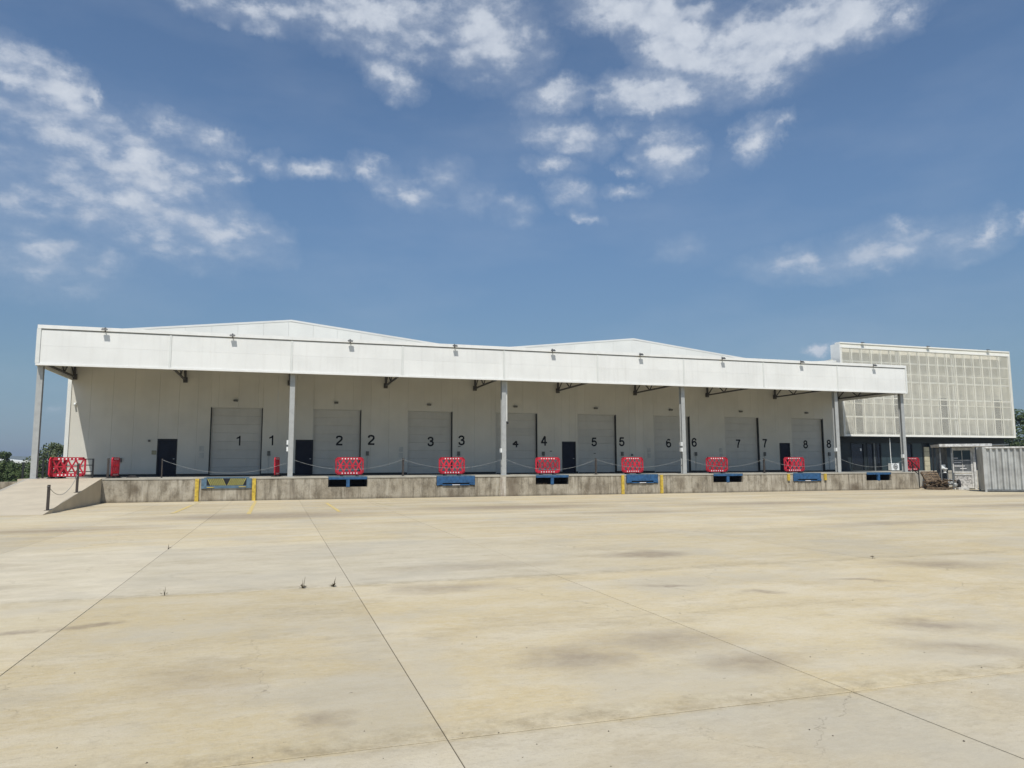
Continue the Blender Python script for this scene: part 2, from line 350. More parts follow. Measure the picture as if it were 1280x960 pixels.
def cast_concrete(name, base, dark, pale, k=1.0, rnd=.06):
    """board-marked retaining wall with rain streaks from the top edge"""
    m, N, L, P = new_mat(name)
    P.inputs['Roughness'].default_value = .9; P.inputs['Specular IOR Level'].default_value = .2
    pos = N.new('ShaderNodeNewGeometry').outputs['Position']
    def noise(sc, detail=6, rough=.65, off=0):
        mp = N.new('ShaderNodeMapping'); mp.inputs['Scale'].default_value = sc; mp.inputs['Location'].default_value = (off, off, off)
        L.new(pos, mp.inputs[0]); n = N.new('ShaderNodeTexNoise'); n.inputs['Scale'].default_value = 1
        n.inputs['Detail'].default_value = detail; n.inputs['Roughness'].default_value = rough
        L.new(mp.outputs[0], n.inputs['Vector']); return n.outputs['Fac']
    def mixc(v, a, b, col, k, c):
        r = N.new('ShaderNodeMapRange'); r.inputs['From Min'].default_value = a; r.inputs['From Max'].default_value = b; r.inputs['To Max'].default_value = k
        L.new(v, r.inputs['Value']); x = N.new('ShaderNodeMix'); x.data_type = 'RGBA'; L.new(r.outputs[0], x.inputs[0])
        if isinstance(c, tuple): x.inputs[6].default_value = (*c, 1)
        else: L.new(c, x.inputs[6])
        x.inputs[7].default_value = (*col, 1); return x.outputs[2]
    c = mixc(noise((1.2, 1.2, 1.2), 6, .6, 3), .35, .65, pale, .6, base)
    c = mixc(noise((1.6, 1.6, .9), 8, .72), .46, .64, dark, .8*k, c)
    c = mixc(noise((4.2, 4.2, .28), 6, .7, 4), .50, .68, tuple(x*.75 for x in dark), .8*k, c)
    c = mixc(noise((2.5, 2.5, .3), 5, .6, 9), .56, .70, pale, .8*k, c)
    c = mixc(noise((5, 5, 5), 7, .75, 14), .55, .75, tuple(x*.7 for x in dark), .6*k, c)
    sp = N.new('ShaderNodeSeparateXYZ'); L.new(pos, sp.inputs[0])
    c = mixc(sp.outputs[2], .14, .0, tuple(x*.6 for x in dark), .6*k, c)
    c = mixc(noise((25, 25, 25), 3, .6), .55, .8, dark, .4, c)
    # rust and water marks that sit at known spots along the wall
    wob = N.new('ShaderNodeTexNoise'); wob.inputs['Scale'].default_value = 3; wob.inputs['Detail'].default_value = 5; L.new(pos, wob.inputs['Vector'])
    wa = N.new('ShaderNodeVectorMath'); wa.operation = 'MULTIPLY_ADD'; L.new(wob.outputs['Color'], wa.inputs[0]); wa.inputs[1].default_value = (.5, 0, .5); L.new(pos, wa.inputs[2])
    for (mx_, mz_, rx_, rz_, k_) in ((13.3,.8,.42,1.1,1), (38.0,.45,.75,.32,1), (4.0,.55,.3,.2,.5), (9.75,.5,.3,.5,.6), (18.6,.7,.8,.45,.55), (21.6,.5,.16,.4,.7), (24.5,.9,.25,.5,.5), (-6.6,.95,.3,.4,.6), (0.9,.7,.4,.5,.4), (31.5,.8,.3,.6,.5)):
        mp = N.new('ShaderNodeMapping'); mp.vector_type = 'TEXTURE'; mp.inputs['Location'].default_value = (mx_, 41.2, mz_); mp.inputs['Scale'].default_value = (rx_*1.3, 50, rz_*1.3)
        L.new(wa.outputs[0], mp.inputs[0]); ln = N.new('ShaderNodeVectorMath'); ln.operation = 'LENGTH'; L.new(mp.outputs[0], ln.inputs[0])
        c = mixc(ln.outputs['Value'], 1.0, .15, (.115,.088,.06), .75*k_, c)
    oi = N.new('ShaderNodeObjectInfo'); r3 = N.new('ShaderNodeMapRange'); r3.inputs['To Min'].default_value = 1-rnd; r3.inputs['To Max'].default_value = 1+rnd
    L.new(oi.outputs['Random'], r3.inputs['Value']); h = N.new('ShaderNodeHueSaturation'); L.new(r3.outputs[0], h.inputs['Value']); L.new(c, h.inputs['Color'])
    L.new(h.outputs[0], P.inputs['Base Color'])
    b = N.new('ShaderNodeBump'); b.inputs['Strength'].default_value = .5; b.inputs['Distance'].default_value = .02
    L.new(noise((9, 9, 9), 6, .7), b.inputs['Height']); L.new(b.outputs[0], P.inputs['Normal'])
    return m
def leaf_mat(name, c1, c2):
    m, N, L, P = new_mat(name); P.inputs['Roughness'].default_value = .7; P.inputs['Specular IOR Level'].default_value = .2
    pos = N.new('ShaderNodeNewGeometry').outputs['Position']
    n = N.new('ShaderNodeTexNoise'); n.inputs['Scale'].default_value = 1.1; n.inputs['Detail'].default_value = 4; L.new(pos, n.inputs['Vector'])
    r = N.new('ShaderNodeMapRange'); r.inputs['From Min'].default_value = .35; r.inputs['From Max'].default_value = .65; L.new(n.outputs['Fac'], r.inputs['Value'])
    x = N.new('ShaderNodeMix'); x.data_type = 'RGBA'; L.new(r.outputs[0], x.inputs[0]); x.inputs[6].default_value = (*c1, 1); x.inputs[7].default_value = (*c2, 1)
    L.new(x.outputs[2], P.inputs['Base Color']); return m

YARD = concrete_yard()
M_joint = mat('joint_silt', (.10,.085,.06), .95, var=.1, scale=20)
M_grass = mat('grass', (.105,.125,.035), .95, var=.15, scale=.5, alt=(.17,.155,.06))
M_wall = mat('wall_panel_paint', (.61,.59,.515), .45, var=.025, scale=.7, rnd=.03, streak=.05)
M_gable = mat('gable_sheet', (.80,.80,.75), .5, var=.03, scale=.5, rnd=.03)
M_shut = mat('shutter_paint', (.525,.515,.465), .5, var=.02, scale=1.5, rnd=.05, streak=.08)
M_fascia = mat('fascia_panel', (.79,.79,.75), .4, var=.02, scale=.8, rnd=.03, streak=.10)
M_trim = mat('white_trim', (.70,.71,.67), .4, var=.02, scale=3)
M_cap = mat('cap_flashing', (.80,.80,.76), .35, var=.02, scale=3)
M_groove = mat('groove_shade_paint', (.26,.265,.25), .8, var=.05)  # dark grey that paints the shade in the groove under the cap
M_roof = mat('roof_sheet', (.76,.76,.72), .5, var=.03, scale=.4)
M_deck = mat('canopy_deck', (.36,.34,.27), .6, var=.06, scale=.8)
M_steel = mat('grey_steel', (.40,.41,.395), .45, .0, .04, 4, streak=.06)
M_truss = mat('dark_truss_steel', (.085,.08,.07), .6, 0, .1, 4)
M_rubber = mat('black_rubber', (.02,.02,.02), .8, 0, .1)
M_jamb = mat('door_seal', (.045,.045,.04), .8, 0, .1)
M_door = mat('navy_door_paint', (.016,.02,.034), .6, 0, .1, 2, rnd=.15, spec=.2)
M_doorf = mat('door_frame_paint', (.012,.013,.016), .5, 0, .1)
M_ink = mat('black_number_paint', (.008,.008,.008), .7, 0, .0)
M_box = mat('grey_switch_box', (.14,.14,.12), .6)
M_boxw = mat('white_plastic', (.78,.80,.78), .5, var=.03)
M_sign = mat('pale_notice', (.50,.50,.45), .6)
M_signy = mat('olive_notice', (.33,.31,.20), .6)
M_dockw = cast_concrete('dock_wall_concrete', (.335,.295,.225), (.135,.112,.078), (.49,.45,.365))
M_dockt = mat('dock_floor_concrete', (.42,.395,.33), .85, var=.06, scale=1.5, bump=.1)
M_ramp = mat('ramp_concrete', (.50,.435,.325), .85, var=.035, scale=1.2, bump=.1)
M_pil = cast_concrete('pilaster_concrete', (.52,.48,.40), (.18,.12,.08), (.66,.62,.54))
M_blue = mat('blue_leveller_paint', (.030,.105,.235), .45, 0, .12, 6, streak=.3)
M_blued = mat('dusty_blue_paint', (.10,.17,.23), .6, 0, .12, 6, streak=.3)
M_yel = mat('yellow_paint', (.62,.44,.06), .6, 0, .12, 9, streak=.35)
M_haz = mat('olive_yellow_paint', (.45,.42,.12), .6, 0, .1, 9, streak=.3)
M_yelfl = mat('worn_yellow_line', (.58,.43,.12), .9, 0, .10, 7, alt=(.50,.42,.26))
M_yelfl2 = mat('faded_yellow_line', (.50,.43,.24), .9, 0, .05, 5, alt=(.49,.42,.28))
M_red = mat('red_barrier_plastic', (.58,.022,.045), .5, 0, .1, 4, rnd=.3, streak=.2)
M_wht = mat('white_reflective', (.82,.80,.78), .3)
M_chain = mat('pale_chain', (.27,.28,.27), .5, 0, .1, 10)
M_post = mat('brown_steel_post', (.055,.045,.038), .6, 0, .1, 8)
M_rail = mat('black_railing_paint', (.022,.025,.026), .5, 0, .1, 8)
M_lamp = mat('lamp_housing', (.11,.11,.105), .4, .3, .05, 10)
M_glass = mat('lamp_glass', (.55,.58,.58), .15)
M_mesh = mat('cream_mesh', (.81,.79,.68), .5, 0, .03, 1.2)
M_mframe = mat('cream_frame', (.86,.85,.78), .5, 0, .02, 3)
M_offw = mat('office_wall', (.62,.595,.505), .7, 0, .06, .5)
M_slate = mat('slate_cladding', (.016,.025,.029), .6, 0, .08, 2, rnd=.3)
M_pane = mat('dark_pane', (.010,.013,.018), .06, 0, .02, spec=.6); M_winb = mat('screened_window', (.04,.04,.038), .5)
M_panel_b = mat('blue_grey_panel', (.035,.058,.065), .5, 0, .05, 2)
M_cream = mat('cream_tile', (.48,.44,.30), .6, 0, .06, 4)
M_cont = mat('old_container_paint', (.45,.46,.44), .55, .0, .1, 1.7, streak=.45, bump=.1)
M_kiosk = mat('old_white_paint', (.70,.69,.65), .6, 0, .12, 6, streak=.5)
M_rough = mat('peeling_board', (.60,.58,.54), .8, 0, .2, 9, streak=.6, bump=.5)
M_wood = mat('weathered_wood', (.19,.135,.085), .9, 0, .2, 8, bump=.3, rnd=.4)
M_metalg = mat('grey_sheet_metal', (.17,.18,.18), .5, .2, .1, 5, streak=.3)
M_bark = mat('bark', (.09,.07,.05), .9, 0, .1, 6)
M_leaf = leaf_mat('leaves', (.03,.05,.018), (.08,.11,.035))
M_leaf2 = leaf_mat('pale_leaves', (.05,.07,.03), (.12,.14,.06))
M_weed = mat('dry_weed', (.09,.07,.035), .9, 0, .2, 30)
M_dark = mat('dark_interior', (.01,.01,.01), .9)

# ------------------------------------------------------------------ constants of the place
X0 = -11.465; BAY = 6.0; YF = 40.88; YD = 41.16; YW = 47.73; ZD = 1.22
ZT = 8.76; ZB = 6.757; XE = X0+54
NUMS = '12345678'

# ------------------------------------------------------------------ ground and yard
g = MB()
n = 40; rad = [0, 60, 150, 400, 1200, 4000]
vs = [(20, 30, -.12)]; fs = []
for ri in range(1, len(rad)):
    for k in range(n):
        a = 2*PI*k/n; vs.append((20+rad[ri]*math.cos(a), 30+rad[ri]*math.sin(a), -.12))
for k in range(n): fs.append((0, 1+k, 1+(k+1) % n))
for ri in range(1, len(rad)-1):
    for k in range(n):
        a, b = 1+(ri-1)*n+k, 1+(ri-1)*n+(k+1) % n; fs.append((a, a+n, b+n, b))
g.raw(vs, fs)
ground = g.obj('ground', M_grass); tag(ground, None, None, kind='structure')
yard = bpy.data.objects.new('yard', None); COL.objects.link(yard); tag(yard, None, None, kind='structure')
box(-40, 90, -30, 47, -.11, -.028).obj('pavement_base', YARD, yard)
box(-24.6, 58.6, -5, 41.15, -.027, -.006).obj('joint_filler', M_joint, yard)
xs = [-24.5]; 
while xs[-1] < -5.5: xs.append(xs[-1]+(22.3/7))
xs = [-24.5+i*22.28/7 for i in range(7)]+[-2.22, 1.11, 4.36, 10.75]+[10.75+3.25*i for i in range(1, 15)]
ys = [-5, -1.65, 4.9, 11.42, 17.7, 24.2, 30.7, 37.2, 41.15]
for i in range(len(xs)-1):
    for j in range(len(ys)-1):
        w = xs[i+1]-xs[i]; h = ys[j+1]-ys[j]; gx = .0035; gy = .003 if j not in (1, 2) else .006
        c = .003
        z1 = random.uniform(-.0015, .0015)
        a, b, cc, d = gx, w-gx, gy, h-gy
        if xs[i] in (4.36, 10.75): a = .008
        if ys[j] in (4.9, 11.42): cc = .008
        v = [(a,cc,-.014),(b,cc,-.014),(b,d,-.014),(a,d,-.014),(a,cc,z1-c),(b,cc,z1-c),(b,d,z1-c),(a,d,z1-c),(a+c,cc+c,z1),(b-c,cc+c,z1),(b-c,d-c,z1),(a+c,d-c,z1)]
        f = [(0,1,5,4),(1,2,6,5),(2,3,7,6),(3,0,4,7),(4,5,9,8),(5,6,10,9),(6,7,11,10),(7,4,8,11),(8,9,10,11)]
        MB().raw(v, f).obj('concrete_slab', YARD, yard, (xs[i], ys[j], 0))
# painted bay lines
lines = thing('bay_markings', None, None); tag(lines, None, None, kind='structure')
def strip(p, q, w, m):
    p = Vector((*p, 0)); q = Vector((*q, 0)); r = Vector(((q-p).y, -(q-p).x, 0)).normalized()*w/2
    v = [p-r, p+r, q+r, q-r]; v = [(a.x, a.y, .006) for a in v]
    MB().raw(v, [(0,1,2,3)]).obj('painted_line', m, lines)
strip((-3.75,40.9),(-3.75,37.1),.14,M_yelfl2); strip((-3.75,37),(-3.8,31),.15,M_yelfl)
strip((-1.05,40.6),(-1.0,29.6),.15,M_yelfl)
strip((2.3,37),(2.36,29.8),.14,M_yelfl); strip((4.6,36.4),(5.0,33.2),.13,M_yelfl2); strip((5.1,33),(9,32.4),.10,M_yelfl2); strip((5.6,38.6),(8.6,37.5),.10,M_yelfl2)

# ------------------------------------------------------------------ loading dock
dock = thing('loading_dock', 'long stained concrete loading dock under the canopy, with a ramp at its left end', 'loading dock', (0, 0, 0))
XL = -8.33; XR = 43.05
LEV = [(-3.62,-1.42), (2.62,4.72), (8.58,10.84), (14.55,16.65), (20.45,22.65), (26.62,28.82), (32.72,34.98), (38.78,40.92)]
PIT = 2.3; ZS = .65
edges = [XL]
for a, b in LEV: edges += [a, b]
edges.append(XR)
for i in range(0, len(edges), 2):
    a, b = edges[i], edges[i+1]
    ncut = max(1, round((b-a)/3.3)); 
    for k in range(ncut):
        p, q = a+(b-a)*k/ncut, a+(b-a)*(k+1)/ncut
        bot = q if not (i+1 == len(edges)-1 and k == ncut-1) else q
        poly = [(p+.004, -.05), (q-.004, -.05), (q-.004, ZD-.09), (p+.004, ZD-.09)]
        if i+1 == len(edges)-1 and k == ncut-1: poly[1] = (q+.35, -.05)
        MB().prism(poly, YD+random.uniform(-.006,.006), YD+PIT).obj('wall_segment', M_dockw, dock)
        box(p+.002, q-.002, YD-.03, YD+PIT, ZD-.088, ZD).obj('edge_slab', M_dockt, dock)
for a, b in LEV:
    MB().prism([(a-.003,-.05),(b+.003,-.05),(b+.003,ZS),(a-.003,ZS)], YD+.01, YD+PIT).obj('sill_segment', M_dockw, dock)
box(X0-.5, XR, YD+PIT+.004, YW+.5, -.05, ZD).obj('dock_floor', M_dockt, dock)
box(X0-.5, XL, YD+.0, YD+PIT, -.05, ZD-.002).obj('ramp_landing', M_ramp, dock)
# ramp (towards the camera)
RY = 31.75
r = MB(); a, b = X0-.05, XL
r.raw([(a,YD-.002,-.05),(b,YD-.002,-.05),(b,YD-.002,ZD-.002),(a,YD-.002,ZD-.002),(a,RY,-.05),(b,RY,-.05),(b,RY,.012),(a,RY,.012)],
      [(0,1,2,3),(5,4,7,6),(4,0,3,7),(1,5,6,2),(7,3,2,6),(4,5,1,0)])
r.obj('ramp', M_ramp, dock)
r = MB(); a = X0-.05; w = .12
r.raw([(a-w,YD,ZD+.0),(a,YD,ZD+.0),(a,RY,.03),(a-w,RY,.03),(a-w,YD,-.1),(a,YD,-.1),(a,RY,-.1),(a-w,RY,-.1)],[(0,3,2,1),(4,5,6,7),(0,1,5,4),(2,3,7,6),(1,2,6,5),(3,0,4,7)])
r.obj('ramp_kerb', M_dockt, dock)
# pilaster below the fourth column, with drip stain
box(X0+24-.17, X0+24+.17, YD-.05, YD-.006, 0, ZD-.09).obj('pilaster', M_pil, dock)
# bumper strips
for x, z0, nm in [(-3.94,0,1),(-1.17,0,1),(20.19,0.02,1),(22.86,.02,1),(32.33,.72,0),(35.28,.72,0)]:
    b = box(x-.09, x+.09, YD-.10, YD-.012, z0, ZD-.06 if nm else 1.15).obj('yellow_bumper_strip', M_yel, dock)

# ------------------------------------------------------------------ dock levellers
def leveller(i, a, b, kind, label):
    t = thing('dock_leveller', label, 'dock leveller', ((a+b)/2, YD, ZS), 0, 'dock levellers set into the dock edge')
    w = (b-a)/2; top = ZD-ZS
    if kind == 'open':
        box(-w+.02, w-.02, .02, PIT-.05, top-.05, top-.002).obj('deck_plate', M_blued, t)
        box(-w+.02, w-.02, -.02, .06, top-.16, top-.052).obj('front_beam', M_blue, t)
        box(-.09, .09, -.01, .12, .0, top-.162).obj('support_post', M_blue, t)
        box(-w+.005, -w+.06, .15, PIT-.1, .0, top-.16).obj('side_frame', M_doorf, t)
        box(w-.06, w-.005, .15, PIT-.1, .0, top-.16).obj('side_frame', M_doorf, t)
        box(-w+.07, w-.07, 1.2, 1.3, .02, top-.17).obj('pit_shade_plate', M_dark, t)  # near-black plate paints the shade inside the pit
        if i == 3:
            for k in range(4):
                o = box(-.09,.09,-.06,.06,0,.08).obj('rubble_brick', M_wood, t, (-w+.25+k*.16, .3, .004)); o.rotation_euler = (0, 0, k*.8)
    elif kind == 'lip':
        box(-w+.02, w-.02, .02, PIT-.05, top-.05, top-.002).obj('deck_plate', M_blued, t)
        m = MB(); m.prism([(-w+.02,.16),(w-.02,.16),(w-.02,top-.052),(-w+.02,top-.052)], -.03, .02)
        m.obj('lip_plate', M_blue, t)
        for s in (-1, 1):
            m = MB(); m.prism([(s*(w-.02),.02),(s*(w-.34),.06),(s*(w-.34),.155),(s*(w-.02),.155)][::(1 if s<0 else -1)], -.06, .03)
            m.obj('lip_keeper', M_blue, t)
        box(-w+.34, w-.34, -.07, .03, .02, .075).obj('bottom_rail', M_blue, t)
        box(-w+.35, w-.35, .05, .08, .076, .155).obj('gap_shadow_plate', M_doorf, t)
        box(-.22, .22, -.085, -.072, .03, .065).obj('painted_glint', M_wht, t)  # white bar paints the glint on the rolled lip
        box(-w+.02, w-.02, .2, .3, 0, .15).obj('pit_shade_plate', M_dark, t)  # near-black plate, painted shade behind the lip
    else:
        box(-w-.1, w+.1, .02, PIT-.05, top-.05, top-.002).obj('deck_plate', M_blued, t)
        box(-w-.12, -w+.13, -.05, .02, .0, top-.052).obj('side_frame', M_blued, t)
        box(w-.13, w+.12, -.05, .02, .0, top-.052).obj('side_frame', M_blued, t)
        box(-w+.132, w-.132, -.05, .02, .0, .15).obj('bottom_rail', M_blued, t)
        m = MB(); m.prism([(-w+.132,.152),(w-.132,.152),(w-.132,top-.052),(-w+.132,top-.052)], -.04, .02); m.obj('lip_plate', M_doorf, t)
        # slanting yellow hazard bars, meeting in a V
        z0, z1 = .16, top-.06; H = z1-z0
        for sgn in (-1, 1):
            x = .03
            while x < w-.36:
                xa = sgn*x; xb = sgn*(x+.042); sh = sgn*.17
                q = [(xa, -.047, z0), (xb, -.047, z0), (xb+sh, -.047, z1), (xa+sh, -.047, z1)]
                if sgn < 0: q = q[::-1]
                q2 = [(p[0], -.041, p[2]) for p in q]
                MB().raw(q+q2, [(0,1,2,3),(7,6,5,4),(0,4,5,1),(1,5,6,2),(2,6,7,3),(3,7,4,0)]).obj('hazard_bar', M_haz, t)
                x += .088
        box(-w+.15, -w+.5, -.07, -.052, .04, .075).obj('stop', M_yel, t); box(w-.5, w-.15, -.07, -.052, .06, .095).obj('stop', M_yel, t)
    return t
kinds = ['hazard','open','lip','open','lip','open','lip','open']
labs = ['dusty blue dock leveller with yellow hazard bars below door one',
        'open blue dock leveller with black pit on both sides of its post, below door two',
        'blue dock leveller with hanging lip plate below door three',
        'open blue dock leveller with rubble in its pit, below door four',
        'blue dock leveller with hanging lip plate between yellow strips below door five',
        'open blue dock leveller over a black pit, right of the column beside door six',
        'blue dock leveller with hanging lip plate near dark door and door eight',
        'rightmost open blue dock leveller in front of the office entrance']
for i, (a, b) in enumerate(LEV): leveller(i, a, b, kinds[i], labs[i])

# ------------------------------------------------------------------ warehouse
wh = thing('warehouse', 'long cream panelled warehouse with shallow white gables and eight numbered loading doors', 'warehouse')
def roofz(x):
    d = (x-X0) % 24
    z = 10.91-abs(d-12)*.113
    return z if x < X0+48 else 9.57+(x-X0-48)*.07
DC = [X0+9+6*i-.02 for i in range(8)]          # centres of the shutters
SH = [(c-1.5, c+1.5) for c in DC]; ZS1 = 5.38
PD = [(-6.84,-5.76), (1.0,2.07), (18.83,19.86), (36.83,37.78)]; ZP = 3.43
XWL = -11.62; XWR = XE+.05
holes = [(a, b, ZS1) for a, b in SH]+[(a, b, ZP) for a, b in PD]
cuts = set([XWL, XWR]); x = XWL
while x < XWR: cuts.add(round(x, 4)); x += 1.15
for a, b, z in holes: cuts.add(a); cuts.add(b)
for k in range(3): cuts.add(X0+12+24*k); cuts.add(X0+24*(k+1)) if k < 2 else None
cuts = sorted(c for c in cuts if XWL <= c <= XWR)
cc = [cuts[0]]
hard = set([XWL, XWR])|set(a for a, b, z in holes)|set(b for a, b, z in holes)
for c in cuts[1:]:
    if c-cc[-1] < .28:
        if c in hard and cc[-1] not in hard: cc[-1] = c
        elif c in hard: cc.append(c)
    else: cc.append(c)
TH = .3; GP = .0025
for i in range(len(cc)-1):
    a, b = cc[i], cc[i+1]; mid = (a+b)/2; z0 = ZD+.14
    for (p, q, z) in holes:
        if p < mid < q: z0 = z
    if b-a < .012: continue
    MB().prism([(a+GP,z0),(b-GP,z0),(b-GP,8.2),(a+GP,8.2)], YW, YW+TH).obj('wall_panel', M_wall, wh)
# sheets of the gables above the canopy
gx = [X0-.15+k*1.5 for k in range(37)]; gx[-1] = XWR
for c in (X0+12, X0+24, X0+36, X0+48): pass
for i in range(len(gx)-1):
    a, b = gx[i], gx[i+1]
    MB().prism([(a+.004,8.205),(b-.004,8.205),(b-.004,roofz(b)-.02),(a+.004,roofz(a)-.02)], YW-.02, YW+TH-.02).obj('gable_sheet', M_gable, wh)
# roof slopes, cap and body
nod = [X0, X0+12, X0+24, X0+36, X0+48, XWR]
for a, b in zip(nod[:-1], nod[1:]):
    za, zb = roofz(a+1e-4), roofz(b-1e-4)
    MB().prism([(a,za-.02),(b,zb-.02),(b,zb+.1),(a,za+.1)], YW-.035, YW+45).obj('roof_slope', M_roof, wh)
box(XWL, XWL+.25, YW+TH+.002, YW+45, 0, 9.6).obj('side_wall', M_wall, wh)
box(XWL, XWR, YW+44.8, YW+45.05, 0, 9.6).obj('back_wall', M_wall, wh)
box(XWR-.25, XWR, YW+TH+.002, YW+44.7, 0, 10.2).obj('side_wall', M_wall, wh)
box(XWL+.1, XWR-.1, YW+.31, YW+44, 0, ZD).obj('floor_slab', M_dockt, wh)
box(XWL-.06, XWL-.002, YW-.06, YW+.2, ZD-.2, 9.5).obj('corner_trim', M_trim, wh)
box(XWL-.002, XWL+.14, YW-.06, YW-.003, ZD, 8.1).obj('corner_trim', M_trim, wh)
# dark base strip between the openings
xb = [XWL]+sorted([v for h in holes for v in h[:2]])+[XWR]
for i in range(0, len(xb), 2):
    if xb[i+1]-xb[i] > .05: box(xb[i], xb[i+1], YW-.02, YW+TH, ZD+.001, ZD+.13).obj('base_strip', M_jamb, wh)

DIG = {
 '2': [[(-.27,.27),(-.24,.38),(-.13,.44),(.02,.45),(.17,.41),(.25,.31),(.25,.18),(.17,.05),(-.02,-.12),(-.19,-.28),(-.27,-.42)],[(-.29,-.42),(.29,-.42)]],
 '3': [[(-.26,.27),(-.2,.39),(-.06,.45),(.1,.43),(.21,.34),(.22,.2),(.13,.08),(-.04,.04)],[(-.04,.04),(.15,.0),(.26,-.12),(.25,-.29),(.14,-.41),(-.03,-.45),(-.19,-.40),(-.28,-.24)]],
 '4': [[(.12,-.5),(.12,.44),(.06,.44),(-.29,-.2),(.32,-.2)]],
 '5': [[(.24,.42),(-.16,.42),(-.23,-.02),(-.1,.07),(.06,.09),(.2,.02),(.27,-.12),(.25,-.28),(.14,-.41),(-.03,-.45),(-.18,-.40),(-.27,-.25)]],
 '6': [[(.25,.26),(.18,.39),(.04,.45),(-.12,.41),(-.22,.27),(-.26,.05),(-.26,-.15),(-.21,-.33),(-.1,-.43),(.04,-.45),(.18,-.39),(.26,-.26),(.26,-.1),(.19,.03),(.05,.09),(-.1,.06),(-.22,-.06)]],
 '7': [[(-.28,.42),(.27,.42),(.12,.2),(.02,-.05),(-.04,-.28),(-.06,-.5)]],
 '8': [[(0,.05),(-.14,.09),(-.21,.2),(-.2,.33),(-.11,.43),(0,.45),(.11,.43),(.2,.33),(.21,.2),(.14,.09),(0,.05),(-.16,.0),(-.26,-.12),(-.26,-.27),(-.17,-.39),(0,-.45),(.17,-.39),(.26,-.27),(.26,-.12),(.16,.0),(0,.05)]]}
def digit_mesh(ch, size, cut=None):
    m = MB(); W = .185*size
    for pl in DIG[ch]:
        P_ = [Vector((x*size, 0, z*size)) for x, z in pl]
        if cut == 'top': P_ = [Vector((p.x, 0, min(p.z, .12*size))) for p in P_]
        for i in range(len(P_)-1):
            a, b = P_[i], P_[i+1]
            if (b-a).length < 1e-5: continue
            d = (b-a).normalized()*W*.22; a = a-d; b = b+d
            if cut == 'gap' and (a.z+b.z)/2 > .24*size and (a.z+b.z)/2 < .36*size: continue
            m.bar(a+Vector((0,-.0004*i,0)), b+Vector((0,-.0004*i,0)), W, .004, up=(0,1,0))
    return m.mesh('number', M_ink)
def one_mesh(size):
    h = size; p = [(.06,-.5),(.20,-.5),(.20,.5),(.09,.5),(.02,.40),(-.18,.30),(-.18,.16),(.06,.24)]
    return MB().prism([(x*h, z*h) for x, z in p], -.004, .004).mesh('n', M_ink)
cutk = {'4':'top', '6':'gap', '3':None, '5':None, '8':None}
ZSN = [3.35,3.39,3.37,3.33,3.42,3.36,3.37,3.33]; ZWN = [3.38,3.44,3.46,3.47,3.45,3.43,3.41,3.38]
XSN = [-2.36,3.68,9.58,15.48,21.35,27.3,33.25,39.39]; XWN = [-.45,5.67,11.64,17.5,23.42,29.33,35.5,41.46]
secm = MB(); H = (ZS1-ZD-.02)/8
secm.raw([(-1.44,0,0.004),(1.44,0,.004),(1.44,0,H-.006),(-1.44,0,H-.006),(-1.44,.02,-.0),(1.44,.02,0),(1.44,.02,H-.001),(-1.44,.02,H-.001),(-1.44,.06,0),(1.44,.06,0),(1.44,.06,H-.001),(-1.44,.06,H-.001)],
         [(0,1,2,3),(4,5,1,0),(3,2,6,7),(0,3,7,4),(5,6,2,1),(8,9,5,4),(7,6,10,11),(9,10,6,5),(11,8,4,7),(9,8,11,10)])
secmesh = secm.mesh('door_section', M_shut)
jm = box(-.06, 0, 0, .27, 0, ZS1-ZD).mesh('jamb', M_jamb); jm2 = box(-.06, 0, 0, .27, 0, ZS1-ZD).mesh('jamb', M_shut)
for i in range(8):
    a, b = SH[i]; c = (a+b)/2; d = NUMS[i]
    t = put('dock_door', box(-1.5, 1.5, .26, .28, 0, ZS1-ZD).mesh('dock_door', M_dark), wh, (c, YW, ZD+.005))
    t['label'] = 'grey sectional loading door with black number %s' % d
    for k in range(8): put('door_section', secmesh, t, (0, .18, .01+k*H))
    put('jamb', jm, t, (1.5, -.004, 0)); put('jamb', jm if i == 0 else jm2, t, (-1.44, -.004, 0))
    box(-1.5, 1.5, -.004, .25, ZS1-ZD-.055, ZS1-ZD).obj('header', M_shut, t)
    box(-1.44, 1.44, .165, .178, 0.0, .06).obj('bottom_seal', M_rubber, t)
    me = one_mesh(.6) if d == '1' else digit_mesh(d, .6, cutk.get(d))
    put('number', me, t, (XSN[i]-c, .176, ZSN[i]-ZD))
    me = one_mesh(.62) if d == '1' else digit_mesh(d, .62)
    put('wall_number', me, wh, (XWN[i], YW-.005, ZWN[i]))
    # small fittings by each door
    box(-.09, .09, -.08, -.003, -.14, .14).obj('control_box', M_box, wh, (b+.42, YW, 2.58))
    box(-.02, .02, -.04, -.003, -1.2, -.15).obj('conduit', M_sign, wh, (b+.42, YW, 2.58))
    m = MB().box(-.12, .12, -.16, -.003, -.06, .05); m.obj('door_lamp', M_box, wh, (c-.1, YW, 5.8))
    if i not in (1, 3, 4, 7):
        box(-.13, .13, -.02, -.003, -.16, .16).obj('notice', M_sign, wh, (a-.42, YW, 2.85)); box(-.13, .13, -.02, -.003, -.16, .16).obj('notice', M_sign, wh, (a-.42, YW, 2.45))
for (a, b) in PD:
    c = (a+b)/2; w = (b-a)/2
    t = put('personnel_door', box(-w+.07, w-.07, .05, .1, .02, ZP-ZD-.08).mesh('personnel_door', M_door), wh, (c, YW, ZD))
    f = MB().box(-w, -w+.068, -.02, .2, .002, ZP-ZD).box(w-.068, w, -.02, .2, .002, ZP-ZD).box(-w+.069, w-.069, -.02, .2, ZP-ZD-.078, ZP-ZD)
    f.obj('frame', M_doorf, t)
    box(w-.2, w-.12, .0, .05, 1.0, 1.05).obj('handle', M_steel, t)
